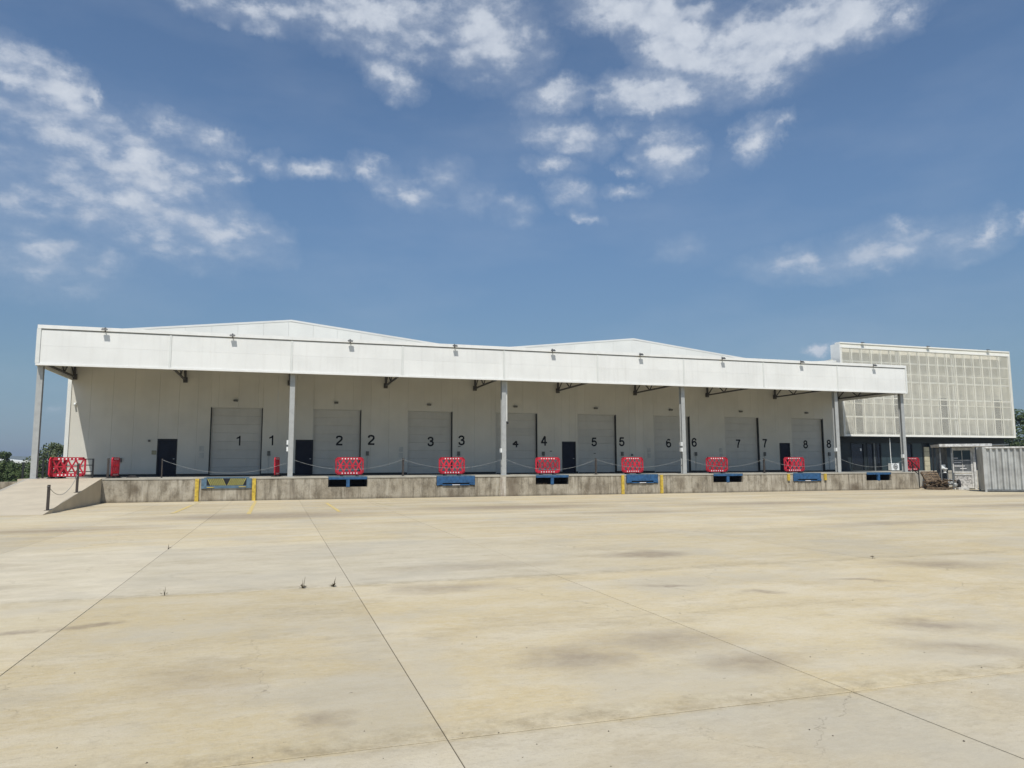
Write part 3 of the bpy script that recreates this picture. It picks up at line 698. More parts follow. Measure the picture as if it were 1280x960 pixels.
box(-.12,.12,-.05,-.003,-.12,.12).obj('notice', M_signy, wh, (-7.0, YW, 2.62)); box(-.06,.06,-.09,-.003,-.06,.06).obj('wall_lamp', M_box, wh, (-7.28, YW, 3.31))
box(-.12,.12,-.12,-.003,-.12,.12).obj('tap_box', M_box, wh, (-8.8, YW, 2.18)); box(-.07,.07,-.05,-.003,-.07,.07).obj('alarm_box', M_box, wh, (24.22, YW, 2.5))
m = MB().box(-.05, .05, -.12, -.003, -.05, .05); m.tube([(0,-.1,-.04),(0,-.22,-.1)], .05, 8); m.obj('camera_unit', M_boxw, wh, (-11.25, YW, 5.42))
for (x, z) in [(11.49, 3.05), (18.0, 2.75), (21.3, 2.6)]: box(-.08,.08,-.015,-.003,-.03,.03).obj('vent_slot', M_box, wh, (x, YW if x != 21.3 else YW-.0, z))

# ------------------------------------------------------------------ canopy
cn = thing('loading_canopy', 'long white canopy with panelled fascia and grey steel columns in front of the warehouse', 'canopy')
rows = [(ZB+.10, (ZT+ZB)/2-.027), ((ZT+ZB)/2-.027, ZT-.235)]
for k in range(9):
    a, b = X0+BAY*k, X0+BAY*(k+1)
    for (z0, z1) in rows:
        if k == 0: a2 = a+.16
        else: a2 = a+.055
        b2 = b-.055 if k < 8 else b-.12
        box(a2, b2, YF, YF+.08, z0+.0015, z1-.0015).obj('fascia_panel', M_fascia, cn)
    if k: box(a-.05, a+.05, YF-.025, YF+.09, ZB+.10, ZT-.235).obj('mullion', M_trim, cn)
    box(a+.002, b-.002, YF-.035, YF+.14, ZB, ZB+.098).obj('bottom_trim', M_cap, cn)
    box(a+.002, b-.002, YF+.0, YF+.09, ZT-.233, ZT-.182).obj('groove_shade_strip', M_groove, cn)  # flush dark strip, painted shade below the cap
    box(a+.002, b-.002, YF-.05, YF+.35, ZT-.18, ZT).obj('cap_flashing', M_cap, cn)
box(X0-.02, X0+.158, YF-.045, YF+.1, ZB+.10, ZT-.182).obj('end_trim', M_trim, cn)
box(XE-.118, XE+.02, YF-.04, YF+.1, ZB+.10, ZT-.182).obj('end_trim', M_trim, cn)
for x in (X0-.02, XE-.04):
    box(x, x+.06, YF+.102, YW-.07, ZB, ZT-.2).obj('end_panel', M_fascia, cn)
    box(x-.02, x+.08, YF+.352, YW-.07, ZT-.198, ZT-.02).obj('cap_flashing', M_cap, cn)
for k in range(9):
    a, b = X0+BAY*k, X0+BAY*(k+1)
    MB().raw([(a,YF+.1,8.25),(b,YF+.1,8.25),(b,YW-.021,7.98),(a,YW-.021,7.98),(a,YF+.1,8.31),(b,YF+.1,8.31),(b,YW-.021,8.04),(a,YW-.021,8.04)],
             [(0,3,2,1),(4,5,6,7),(0,1,5,4),(1,2,6,5),(2,3,7,6),(3,0,4,7)]).obj('roof_deck', M_deck, cn)
for j in range(5):
    y = YF+.9+j*1.4; z = 8.25-(y-YF)*.04-.09
    box(X0+.1, XE-.1, y-.04, y+.04, z-.1, z).obj('purlin', M_steel, cn)
def truss_mesh():
    m = MB(); y1 = YW-.12; y0 = YF+.25; zc = 6.97; zt = 8.0
    def top(y): return 8.07-(y-YF)*.04-.1
    m.bar((0,y0,zc),(0,y1,zc),.09,.09); m.bar((0,y0,top(y0)),(0,y1,top(y1)),.1,.1)
    m.bar((0,y1,zc-.08),(0,y1,top(y1)),.1,.12); m.bar((0,y0,zc-.1),(0,y0,top(y0)),.08)
    ys_ = [y1-.05, y1-1.1, y1-2.15, y1-3.2, y1-4.25, y1-5.3, y0]
    for i in range(len(ys_)-1):
        if i % 2 == 0: m.bar((0,ys_[i],zc),(0,ys_[i+1],top(ys_[i+1])),.055)
        else: m.bar((0,ys_[i],top(ys_[i])),(0,ys_[i+1],zc),.055)
    m.box(-.12,.12,y1-.02,y1+.1,zc-.16,zc+.16)
    return m.mesh('truss', M_truss)
tm = truss_mesh()
for k in range(10):
    x = X0+BAY*k; x = x+.12 if k == 0 else (x-.12 if k == 9 else x)
    put('truss', tm, cn, (x, 0, 0))
colm = MB().box(-.13,.13,-.13,-.105,0,ZB-ZD+.1).box(-.13,.13,.105,.13,0,ZB-ZD+.1).box(-.012,.012,-.104,.104,0,ZB-ZD+.1)
colmesh = colm.mesh('column', M_steel)
bp = box(-.2,.2,-.2,.2,0,.025).mesh('base_plate', M_steel)
cuff = {0:[], 2:[3.06,2.70], 4:[2.66], 6:[3.1,2.74], 8:[2.78], 9:[2.34]}
for k in (0,2,4,6,8,9):
    x = X0+BAY*k+.09 if k else X0+.12
    if k == 9: x = XE-.14
    c = put('column', colmesh, cn, (x, YD+.21, ZD))
    put('base_plate', bp, c, (0,0,.002))
    for z in cuff[k]: box(-.22,-.135,-.15,.06,-.12,.12).obj('socket_box', M_boxw, c, (0,0,z-ZD))
    if k == 4:
        MB().tube([(.19,-.03,ZB-ZD),(.19,-.03,4.35-ZD)], .045, 8).obj('drain_pipe', M_trim, c)
        MB().tube([(.19,-.03,4.34-ZD),(.23,-.12,4.26-ZD)], .06, 8).obj('pipe_mouth', M_rubber, c)

# floodlights
def floodlight_proto():
    t = thing('floodlight', '', 'floodlight', group='floodlights clipped along the white fascias')
    m = MB().box(-.03,.03,-.12,.02,.0,.05).box(-.03,.03,.0,.05,-.10,.16).bar((-.17,-.18,.02),(.17,-.18,.02),.03)
    m.bar((0,-.1,.03),(0,-.2,.02),.04); m.obj('bracket', M_lamp, t)
    h = MB(); h.raw([(-.15,-.14,.05),(.15,-.14,.05),(.15,-.29,.0),(-.15,-.29,.0),(-.15,-.16,-.03),(.15,-.16,-.03),(.15,-.31,-.07),(-.15,-.31,-.07)],
                    [(0,1,2,3),(7,6,5,4),(0,4,5,1),(1,5,6,2),(2,6,7,3),(3,7,4,0)])
    for k in range(5): h.box(-.12+k*.055,-.108+k*.055,-.25,-.16,.03,.08)
    h.obj('housing', M_lamp, t)
    MB().raw([(-.13,-.175,-.042),(.13,-.175,-.042),(.13,-.295,-.074),(-.13,-.295,-.074)],[(0,1,2,3)]).obj('lens', M_glass, t)
    return t
fp = floodlight_proto(); firstf = True
flabs = ['leftmost floodlight on the canopy fascia, in the end bay nearest the ramp',
 'floodlight on the fascia above door one', 'floodlight on the fascia above door two', 'floodlight on the fascia above door three',
 'floodlight on the fascia above door four', 'floodlight on the fascia above door five, under the second gable',
 'floodlight on the fascia above door six', 'floodlight on the fascia above door seven, left of the mesh screen',
 'rightmost floodlight on the canopy fascia, in front of the mesh screen']
fx = [-8.5,-2.49,3.6,9.52,15.55,21.42,27.36,33.5,39.6]
for i in range(9):
    o = fp if firstf else copy_tree(fp); firstf = False
    o.location = (fx[i], YF-.05, ZT-.12); o.scale = (.85,.8,.85); o['label'] = flabs[i]
for x, lab in [(45.2,'left floodlight on top of the cream mesh screen'), (52.05,'middle floodlight on top of the cream mesh screen'), (58.75,'right floodlight on top of the cream mesh screen')]:
    o = copy_tree(fp); o.location = (x, 47.68, 11.63); o.scale = (.9, .7, .5); o['label'] = lab

# ------------------------------------------------------------------ office with mesh screen
of = thing('office_block', 'office block wrapped in a cream mesh screen above a dark glazed ground floor', 'office building')
OX0 = XE+.02+.45; OX1 = 61.3; YM = 47.73; YO = 48.6; ZM0 = 4.06; ZM1 = 11.62
box(XWR+.02, OX1-.15, YO, YO+13, 4.0, 9.85).obj('upper_wall', M_offw, of)
box(OX0+.35, OX1-.15, YO, YO+.25, 9.853, 11.5).obj('parapet', M_offw, of)
box(XWR+.02, OX1-.3, YO+.25, YO+13, 0, 3.99).obj('ground_floor_core', M_slate, of)
box(XWR+.02, OX1-.2, YO-.0, YO+.2, 3.52, 3.985).obj('dark_lintel', M_slate, of)
box(OX0-.05, OX1, YM+.03, YO-.01, ZM0-.14, ZM0-.06).obj('soffit', M_slate, of)
# upper windows behind the mesh
for xa in (44.8, 49.15, 54.0, 60.2):
    w_ = .9 if xa != 49.15 else .3
    f = box(xa-.05, xa+w_+.05, YO-.03, YO-.002, 4.35, 7.4).obj('window', M_metalg, of)
    box(xa, xa+w_, YO-.035, YO-.031, 4.4, 7.35).obj('pane', M_winb, f)
# mesh panels: expanded metal as strips in a frame
def mesh_panel(w, h):
    m = MB(); n = int(h/.056)
    for k in range(n):
        z = (k+.5)*h/n; m.raw([(.02,-.008,z-.006),(w-.02,-.008,z-.006),(w-.02,.006,z+.008),(.02,.006,z+.008)],[(0,1,2,3)])
    nx = int(w/.11)
    for k in range(1, nx):
        x = k*w/nx; m.raw([(x-.008,.004,.02),(x+.008,.004,.02),(x+.008,.004,h-.02),(x-.008,.004,h-.02)],[(0,1,2,3)])
    m.box(0,.032,-.015,.015,0,h).box(w-.032,w,-.015,.015,0,h).box(.033,w-.033,-.015,.015,0,.03).box(.033,w-.033,-.015,.015,h-.03,h)
    return m.mesh('mesh_panel', M_mesh)
rowz = [(ZM0+.09, 6.655), (6.675, 9.18), (9.20, 11.16)]
WP = (OX1-.24-OX0-.16)/18
pm = [mesh_panel(WP-.012, b-a) for a, b in rowz]
for r_, (z0, z1) in enumerate(rowz):
    for k in range(18): put('mesh_panel', pm[r_], of, (OX0+.18+k*WP, YM, z0))
# frame members
def fr(*a, m=M_mframe, nm='frame_rail'): return box(*a).obj(nm, m, of)
fr(OX0, OX1, YM-.05, YM+.05, ZM0-.05, ZM0+.08); fr(OX0, OX1, YM-.05, YM+.05, 11.17, 11.36)
fr(OX0-.02, OX1+.02, YM-.08, YM+.5, 11.52, ZM1, nm='cap_flashing'); fr(OX0, OX1, YM-.03, YM+.06, 11.361, 11.519, m=M_mesh)
for z in (10.12, 8.57, 7.17, 5.6): fr(OX0+.1, OX1-.1, YM+.07, YM+.15, z-.06, z+.06)
for x in (OX0+.0, OX0+.09, OX1-.16, OX1-.07): fr(x, x+.05, YM-.045, YM+.06, ZM0+.081, 11.169, nm='frame_post')
for k in (6, 12):
    x = OX0+.18+k*WP; fr(x-.06, x+.04, YM+.16, YM+.26, ZM0, 11.16, nm='frame_post')
    fr(x-.28, x-.2, YM+.16, YM+.26, ZM0, 11.16, nm='frame_post')
for k in range(1, 18):
    if k % 6: x = OX0+.18+k*WP; fr(x-.03, x+.02, YM+.16, YM+.2, ZM0, 11.16, nm='frame_post')
for x in (OX0+.3, OX0+6.2, OX0+12.2, OX1-.4):
    for z in (5.6, 8.57, 10.9): fr(x, x+.05, YM+.27, YO-.002, z-.025, z+.025, nm='strut')
fr(OX0-.05, OX0-.002, YM-.06, YO+.1, ZM0-.05, ZM1-.12, m=M_cap, nm='side_panel')
fr(OX1+.002, OX1+.04, YM-.06, YO+.1, ZM0-.05, ZM1-.12, m=M_mesh, nm='side_panel')
# ground floor cladding and glazing
gf = [(XWR+.03,44.4,'p'),(44.42,45.75,'g'),(45.77,46.0,'p'),(46.02,46.72,'g'),(46.86,47.5,'g'),(47.52,49.6,'b'),(49.62,50.78,'g'),(50.8,51.78,'b'),(51.8,51.95,'p'),(52.62,56,'p'),(56.02,59,'g'),(59.02,OX1-.3,'p')]
for a, b, k in gf:
    if k == 'g':
        f = MB().box(a,a+.07,YO+.02,YO+.2,ZD,3.5).box(b-.07,b,YO+.02,YO+.2,ZD,3.5).box(a+.071,b-.071,YO+.02,YO+.2,3.42,3.5).box(a+.071,b-.071,YO+.02,YO+.2,ZD,ZD+.08).obj('window', M_slate, of)
        box(a+.072, b-.072, YO+.1, YO+.12, ZD+.082, 3.418).obj('pane', M_pane, f)
    else: box(a, b, YO+.05, YO+.2, ZD-.02 if k == 'b' else 0, 3.51).obj('cladding_panel', M_slate if k == 'p' else M_panel_b, of)
box(46.73, 46.85, YO+.04, YO+.18, ZD, 3.5).obj('door_post', M_metalg, of)
box(45.38, 45.52, YO+.08, YO+.099, 2.86, 3.06).obj('notice', M_wht, of)
for k in range(5): box(52.0, 52.55, YO+.02, YO+.2, ZD+k*.4, ZD+.38+k*.4).obj('cream_block', M_cream, of)
box(XR+.004, OX1, YD+PIT+.3, YO+.3, 0, ZD-.002).obj('entrance_slab', M_dockt, of)

# ------------------------------------------------------------------ air conditioner
ac = thing('air_conditioner', 'white outdoor air conditioner with round fan standing on the dock by the office glazing', 'air conditioner', (47.95, 47.9, ZD))
box(-.4,.4,-.16,.16,.06,.62).obj('body', M_boxw, ac)
MB().tube([(.02,-.175,.34),(.02,-.162,.34)], .23, 20).obj('fan_recess', M_metalg, ac)
MB().tube([(.02,-.19,.34),(.02,-.176,.34)], .07, 12).obj('fan_hub', M_box, ac)
for k in range(8):
    a = k*PI/4; MB().bar((.02+math.cos(a)*.07,-.182,.34+math.sin(a)*.07),(.02+math.cos(a)*.22,-.182,.34+math.sin(a)*.22),.02).obj('fan_grille_bar', M_boxw, ac)
for s in (-1,1): box(s*.3-.04,s*.3+.04,-.18,.18,0,.058).obj('foot', M_box, ac)
MB().tube([(-.12,.1,.6),(-.15,.1,1.1),(-.2,.05,2.84)], .03, 6).obj('pipe', M_boxw, ac)

# ------------------------------------------------------------------ red barriers
def barrier_proto():
    t = thing('barrier', '', 'barrier', group='red plastic barriers on the dock edge')
    W, H0, H1 = .78, .10, 1.05; D = .03
    m = MB()
    m.box(-W+.09, W-.09, -D, D, H1-.15, H1).box(-W+.09, W-.09, -D, D, H0, H0+.16)
    for s in (-1, 1):
        m.box(*(sorted((s*W, s*(W-.085)))), -D, D, H0+.10, H1-.10)
        m.bar((s*(W-.02),0,H1-.13),(s*(W-.15),0,H1-.02),.06,.06); m.bar((s*(W-.02),0,H0+.13),(s*(W-.15),0,H0+.02),.06,.06)
    m.obj('frame', M_red, t)
    l = MB(); z0, z1 = H0+.16, H1-.15; xx = [-.66,-.33,0,.33,.66]
    for i in range(4):
        l.bar((xx[i],0,z0),(xx[i+1],0,z1),.07,.05, (0,1,0)); l.bar((xx[i],.003,z1),(xx[i+1],.003,z0),.07,.05, (0,1,0))
    l.bar((-.66,.001,(z0+z1)/2),(.66,.001,(z0+z1)/2),.05,.045,(0,1,0))
    l.obj('lattice', M_red, t)
    for r_ in (H1-.105, H0+.05):
        for k in range(6):
            x = -.4+k*.16; MB().box(x-.03, x+.03, -.034, -.0305, r_-.01, r_+.055).obj('reflector', M_wht, t)
    for s in (-1, 1):
        f = MB(); f.raw([(s*.42-.06,-.26,0),(s*.42+.06,-.26,0),(s*.42+.06,.26,0),(s*.42-.06,.26,0),(s*.42-.045,-.06,.1),(s*.42+.045,-.06,.1),(s*.42+.045,.06,.1),(s*.42-.045,.06,.1)],
                        [(0,3,2,1),(4,5,6,7),(0,1,5,4),(1,2,6,5),(2,3,7,6),(3,0,4,7)]); f.obj('foot', M_rubber, t)
    return t
bpz = barrier_proto(); used = False
bars = [(-9.92,41.45,0,'red lattice barrier standing across the top of the ramp'),
 (-10.5,41.9,1.36,'red barrier turned askew at the left end of the ramp barrier'),
 (-7.98,42.3,1.54,'red barrier seen nearly edge-on beside the post at the dock corner'),
 (-.05,42.6,1.42,'red barrier seen edge-on just left of the second column'),
 (3.79,41.7,0,'red barrier standing above the open leveller of door two'),
 (9.6,41.7,0,'red barrier standing above the blue leveller of door three'),
 (15.5,41.7,0,'red barrier standing above the open leveller of door four, beside the third dark door'),
 (21.18,41.7,0,'red barrier standing above the blue leveller between yellow strips of door five'),
 (27.26,41.7,0,'red barrier standing between door six and door seven'),
 (33.3,41.7,0,'red barrier standing in front of the rightmost dark door beside door eight'),
 (45.75,44.0,0,'rightmost red barrier, partly behind the last canopy column')]
for (x, y, a, lab) in bars:
    o = copy_tree(bpz) if used else bpz; used = True
    o.location = (x, y, ZD); o.rotation_euler = (random.uniform(-.05,.03), 0, a+(random.uniform(-.1,.1) if a == 0 else 0)); o['label'] = lab
fo = MB(); fo.raw([(-.3,-.1,0),(.3,-.1,0),(.3,.1,0),(-.3,.1,0),(-.1,-.06,.12),(.1,-.06,.12),(.1,.06,.12),(-.1,.06,.12)],[(0,3,2,1),(4,5,6,7),(0,1,5,4),(1,2,6,5),(2,3,7,6),(3,0,4,7)])
tag(fo.obj('rubber_block', M_rubber, None, (-7.2, 42.6, ZD+.002)), 'loose black rubber barrier foot lying on the dock left of the first dark door', 'barrier foot')

# ------------------------------------------------------------------ posts and chains
def post(x, y, z, h, lab):
    t = thing('chain_post', lab, 'post', (x, y, z), 0, 'dark steel posts that carry the chains')
    if 'slim' in lab: t.scale = (.6, .6, 1)
    box(-.045,.045,-.045,.045,0,h).obj('shaft', M_post, t); box(-.1,.1,-.1,.1,0,.012).obj('base_plate', M_post, t)
    MB().tube([(-.06,-.05,h-.08),(.06,-.05,h-.08)], .015, 6).obj('hook', M_post, t)
def rampz(y): return max(0, (y-RY)/(YD-RY)*ZD)
post(-8.43, 32.7, rampz(32.7), .98, 'rusty chain post at the foot of the ramp')
post(-8.43, 36.9, rampz(36.9), 1.28, 'tall chain post halfway up the ramp edge')
post(-8.12, YD+.2, ZD, 1.0, 'chain post on the dock corner beside the edge-on red barrier')
post(-5.65, YD+.15, ZD, .98, 'slim chain post in front of the first dark door')
post(6.7, YD+.15, ZD, .98, 'chain post between doors two and three')
post(18.5, YD+.15, ZD, .98, 'chain post in front of door five')
post(30.6, YD+.15, ZD, .98, 'chain post between doors seven and the rightmost dark door')
def chain(p, q, sag, lab):
    p = Vector(p); q = Vector(q); n_ = 26; pts = []
    for k in range(n_+1):
        t_ = k/n_; v = p.lerp(q, t_); v.z -= sag*4*t_*(1-t_); pts.append(v)
    m = MB()
    # links: short bars alternating in turn
    for k in range(n_):
        m.bar(pts[k], pts[k+1]+(pts[k+1]-pts[k])*.12, .019 if k % 2 else .013, .013 if k % 2 else .019)
    tag(m.obj('barrier_chain', M_chain, None), lab, 'chain', 'pale chains between posts and columns')
yc = YD+.1; zc_ = ZD+.92
cx = lambda k: X0+6*k+.09
chain((-8.43,32.65,rampz(32.7)+.92),(-8.43,36.85,rampz(36.9)+.75),.55,'chain sagging between the two ramp posts')
chain((-5.65,yc,zc_),(cx(2)-.12,yc,zc_-.15),.62,'long chain sagging across door one')
chain((cx(2)+.12,yc,zc_),(6.7,yc,zc_),.55,'long chain sagging across door two behind the red barrier')
chain((6.7,yc,zc_),(cx(4)-.12,yc,zc_),.5,'chain sagging across door three')
chain((cx(4)+.12,yc,zc_),(18.5,yc,zc_),.62,'chain sagging across the third dark door')
chain((18.5,yc,zc_),(cx(6)-.12,yc,zc_),.5,'chain sagging across the right half of door five')
chain((cx(6)+.12,yc,zc_),(30.6,yc,zc_),.5,'chain between door six and the post left of the last dark door')
chain((30.6,yc,zc_),(cx(8)-.12,yc,zc_),.5,'chain sagging across door eight')
chain((cx(8)+.12,yc,zc_),(XE-.3,yc,zc_-.1),.5,'rightmost chain in front of the office glazing')
# railing behind the ramp head
rl = thing('railing', 'black steel railing at the left end of the dock behind the red barrier', 'railing', (0, 43.0, ZD))
for x in (-11.85,-11.4,-10.4,-9.15): box(x-.04,x+.04,-.04,.04,0,1.0 if x != -11.85 else 1.15).obj('post', M_rail, rl)
for z in (.97,.66,.33): MB().bar((-11.8,0,z),(-9.15,0,z),.045).obj('rail', M_rail, rl)

# ------------------------------------------------------------------ kiosk, container and scrap at the right
UX, UY = .80, -.60; ang = math.atan2(UY, UX)
ks = thing('shelter', 'flat-roofed scrap shelter with a glazed old door between dock and container', 'shelter', (45.35, 40.15, 0), ang)
box(-.85, 2.35, -.75, 2.2, 2.98, 3.16).obj('roof', M_kiosk, ks)
box(2.36, 3.4, -.6, 2.2, 3.04, 3.12).obj('roof', M_metalg, ks)
for x in (-.78, -.08): box(x-.04,x+.04,-.5,-.42,0,2.97).obj('post', M_metalg, ks)
for x, y in ((-.78,2.0),(2.2,2.0)): box(x-.04,x+.04,y-.04,y+.04,0,2.97).obj('post', M_metalg, ks)
box(-.8, -.1, .8, .84, .0, 2.9).obj('back_sheet', M_metalg, ks)
for k in range(4): box(-.76+k*.18, -.70+k*.18, .74, .79, 1.2, 2.9).obj('sheet_rib', M_metalg, ks)
dr = put('old_door', box(.02, 1.28, .0, .05, .16, .98).mesh('old_door', M_rough), ks, (0,0,0))
m = MB().box(0,.12,-.03,.06,.1,2.9).box(1.18,1.3,-.03,.06,.1,2.9).box(.121,1.179,-.03,.06,2.72,2.9).box(.121,1.179,-.03,.06,.1,.2).box(.121,1.179,-.04,.06,.98,1.07).box(.121,1.179,-.05,.02,1.16,1.24).box(.64,.68,-.02,.05,1.25,2.719).box(.121,1.179,-.02,.049,2.0,2.05)
m.obj('frame', M_kiosk, dr)
for x0_, x1_, z0_, z1_ in ((.125,.635,1.25,1.99),(.685,1.175,1.25,1.99),(.125,.635,2.06,2.71),(.685,1.175,2.06,2.71)):
    box(x0_, x1_, .0, .02, z0_, z1_).obj('pane', M_metalg if z0_ < 2 else M_panel_b, dr)
for z_, x0_, x1_ in ((2.15,.15,.4),(1.85,.15,.6),(1.6,.15,.8),(1.42,.5,.9)): box(x0_, x1_, -.012, -.002, z_, z_+.05).obj('tape_strip', M_wht, dr)
box(1.31, 1.46, -.1, .1, 0, 2.95).obj('corner_post', M_kiosk, ks)
# container
UC = Vector((.74, -.672, 0)); ac_ = math.atan2(UC.y, UC.x)
ct = thing('shipping_container', 'weathered grey-white corrugated container at the right edge of the yard', 'container', (42.87, 35.63, 0), ac_)
CL, CD, CH = 6.06, 2.44, 2.85
m = MB(); prof = []; x = .08
while x < CL-.1:
    for dx, dy in ((0,0),(.09,0),(.16,.11),(.25,.11)): prof.append((x+dx, dy))
    x += .32
prof = [p for p in prof if p[0] < CL-.08]
v = []; f = []
for (px, py) in prof: v += [(px, py, .16), (px, py, CH-.1)]
for k in range(len(prof)-1): f.append((2*k, 2*k+2, 2*k+3, 2*k+1))
m.raw(v, f); m.obj('corrugated_side', M_cont, ct)
box(0, CL, -.02, .13, CH-.099, CH).obj('top_rail', M_kiosk, ct); box(0, CL, -.02, .13, .04, .159).obj('bottom_rail', M_metalg, ct)
for x in (-.02, CL-.1):
    for y in (-.03, CD-.1): box(x, x+.12, y, y+.13, .0, CH+.01).obj('corner_post', M_cont, ct)
box(.05, CL-.05, .14, CD, CH-.06, CH-.01).obj('roof', M_cont, ct); box(.0, .05, .14, CD-.1, .1, CH-.07).obj('end_wall', M_cont, ct)
box(CL-.06, CL-.01, .14, CD-.1, .1, CH-.07).obj('end_wall', M_cont, ct); box(.06, CL-.06, CD-.06, CD, .1, CH-.07).obj('back_wall', M_cont, ct)
box(.06, CL-.06, .14, CD-.07, .1, .2).obj('floor', M_wood, ct)
# scrap wood pile
sw = thing('scrap_wood_pile', 'heap of broken brown pallets and boards at the right end of the dock', 'scrap wood', (44.1, 40.4, 0))
rr = random.Random(3)
for k in range(46):
    L_ = rr.uniform(.5, 1.3); z = rr.uniform(.04, .85)**1.0*(1-abs(rr.uniform(-.2,.9))*.3)
    o = box(-L_/2, L_/2, -.05, .05, -.014, .014).obj('board', M_wood, sw, (rr.uniform(-.7,.75), rr.uniform(-.5,.5), .05+z*.8))
    o.rotation_euler = (rr.uniform(-1.2,1.2), rr.uniform(-.5,.5), rr.uniform(-.9,.9))
def pallet(x, y, z, rz, tilt, lab):
    t = thing('pallet', lab, 'pallet', (x, y, z), rz, 'broken pallets by the dock end'); t.rotation_euler = (tilt, 0, rz)
    for k in range(7): box(-.6,.6,-.5+k*.157,-.4+k*.157,.12,.142).obj('deck_board', M_wood, t)
    for s in (-.55,0,.55): box(s-.05,s+.05,-.5,.5,.0,.118).obj('bearer', M_wood, t)
pallet(43.75, 39.9, .02, .3, .12, 'broken pallet lying at the foot of the scrap heap')
pallet(43.9, 40.6, .75, -.2, .9, 'tilted pallet leaning on the end of the dock')
tag(box(-.42,.42,-.06,.06,0,1.15).obj('upright_concrete_slab', M_dockw, None, (45.0, 41.6, .0), -.2), 'pale concrete panel standing behind the scrap wood heap', 'concrete panel')
st = thing('stair_railing', 'dark stair handrail descending from the right end of the dock', 'railing', (43.6, 42.4, 0))
for x, z in ((0,2.3),(.55,1.9),(1.1,1.5)): MB().bar((x,0,.0),(x,0,z),.05).obj('post', M_rail, st)
MB().bar((0,0,2.3),(1.1,0,1.5),.05).obj('rail', M_rail, st); MB().bar((0,0,1.8),(1.1,0,1.0),.04).obj('rail', M_rail, st)
def bin_like(x, y, z, lab, s=1):
    t = thing('cistern', lab, 'sanitary ware', (x, y, z), rr.uniform(-.5,.5), 'discarded white sanitary ware under the shelter')
    MB().tube([(0,0,0),(0,0,.12*s),(0,-.03,.28*s),(0,-.05,.4*s)], [.13*s,.10*s,.17*s,.21*s], 12).obj('bowl', M_boxw, t)
    box(-.2*s,.2*s,.16*s,.32*s,.3*s,.72*s).obj('tank', M_boxw, t)
cr8 = thing('metal_rack', 'dark metal rack of scrap under the shelter', 'rack', (45.05, 40.3, 0), ang)
for x in (-.5, 0, .42):
    for y in (0,.4): box(x-.025,x+.025,y-.025,y+.025,0,1.15).obj('upright', M_metalg, cr8)
for z in (.3,.7,1.12): box(-.52,.45,-.03,.43,z,z+.03).obj('shelf', M_metalg, cr8)
bin_like(44.95, 40.4, 1.152, 'discarded white toilet standing on the metal rack under the shelter', .8)
bin_like(45.25, 39.95, .0, 'discarded white toilet on the ground left of the old glazed door', 1.0)
tag(box(-.35,.35,-.2,.2,0,.16).obj('wooden_block', M_kiosk, None, (45.2, 39.3, .002), -.4), 'pale wooden block on the ground below the glazed door', 'wooden block')
ty = MB(); rng_ = 20
for k in range(rng_):
    a = 2*PI*k/rng_
    for j in range(8):
        b_ = 2*PI*j/8; ty.v.append(((.26+.09*math.cos(b_))*math.cos(a), .09*math.sin(b_), .35+(.26+.09*math.cos(b_))*math.sin(a)))
for k in range(rng_):
    for j in range(8): ty.f.append((k*8+j, ((k+1) % rng_)*8+j, ((k+1) % rng_)*8+(j+1) % 8, k*8+(j+1) % 8))
tag(ty.obj('tyre', M_rubber, None, (45.42, 39.75, 0), .9, True), 'black tyre leaning beside the old glazed door', 'tyre')

# ------------------------------------------------------------------ trees, hedges, fence, far buildings
def tree(x, y, h, rad_, lab, m=None, seed=1, z0=-.1, trunk=.35, leaves=2600, ls=.22, group=None, low=.25):
    r_ = random.Random(seed)
    t = thing('broadleaf_tree', lab, 'tree', (x, y, z0), 0, group)
    tr = MB(); tr.tube([(0,0,0),(.05,0,h*.3),(-.05,.05,h*.55),(0,0,h*.85)], [trunk*.5, trunk*.38, trunk*.25, trunk*.06], 8)
    cl = []
    for k in range(13):
        a = r_.uniform(0, 2*PI); e = r_.uniform(low, .95); rr_ = rad_*r_.uniform(.35,.8)*math.sin(min(1, (1.12-e)*1.6+.15)*PI/2)
        p = Vector((math.cos(a)*rr_, math.sin(a)*rr_, h*e)); cl.append((p, rad_*r_.uniform(.25,.48)))
        tr.tube([(0,0,h*e*.55),(p.x*.5,p.y*.5,h*e*.8),tuple(p)], [trunk*.2,trunk*.12,.02], 5)
    cl.append((Vector((0,0,h*.88)), rad_*.35)); cl.append((Vector((0,0,h*.6)), rad_*.5))
    tr.obj('trunk', M_bark, t)
    lf = MB()
    for k in range(leaves):
        c, R_ = r_.choice(cl)
        d = Vector((r_.gauss(0,1), r_.gauss(0,1), r_.gauss(0,1))).normalized()*R_*(r_.random()**.45)
        p = c+Vector((d.x, d.y, d.z*.8))
        u = Vector((r_.gauss(0,1), r_.gauss(0,1), r_.gauss(0,1))).normalized(); v_ = u.orthogonal().normalized()
        s = ls*r_.uniform(.6,1.3)
        lf.raw([p-u*s*.5, p+v_*s*.35, p+u*s*.5, p-v_*s*.35], [(0,1,2,3)])
    lf.obj('crown', m or M_leaf, t)
    return t
GT = 'trees beyond the left end of the site'
tree(-24.6, 95, 4.6, 2.6, 'round pale green tree seen between the first column and the wall corner', M_leaf2, 1, group=GT, leaves=3000, low=.2)
tree(-22.2, 98, 3.2, 2.0, 'dark bushy tree touching the wall corner behind the railing', M_leaf, 2, group=GT, low=.15)
tree(-39.3, 130, 4.3, 1.6, 'small dark round tree at the far left edge', M_leaf, 3, group=GT, low=.2)
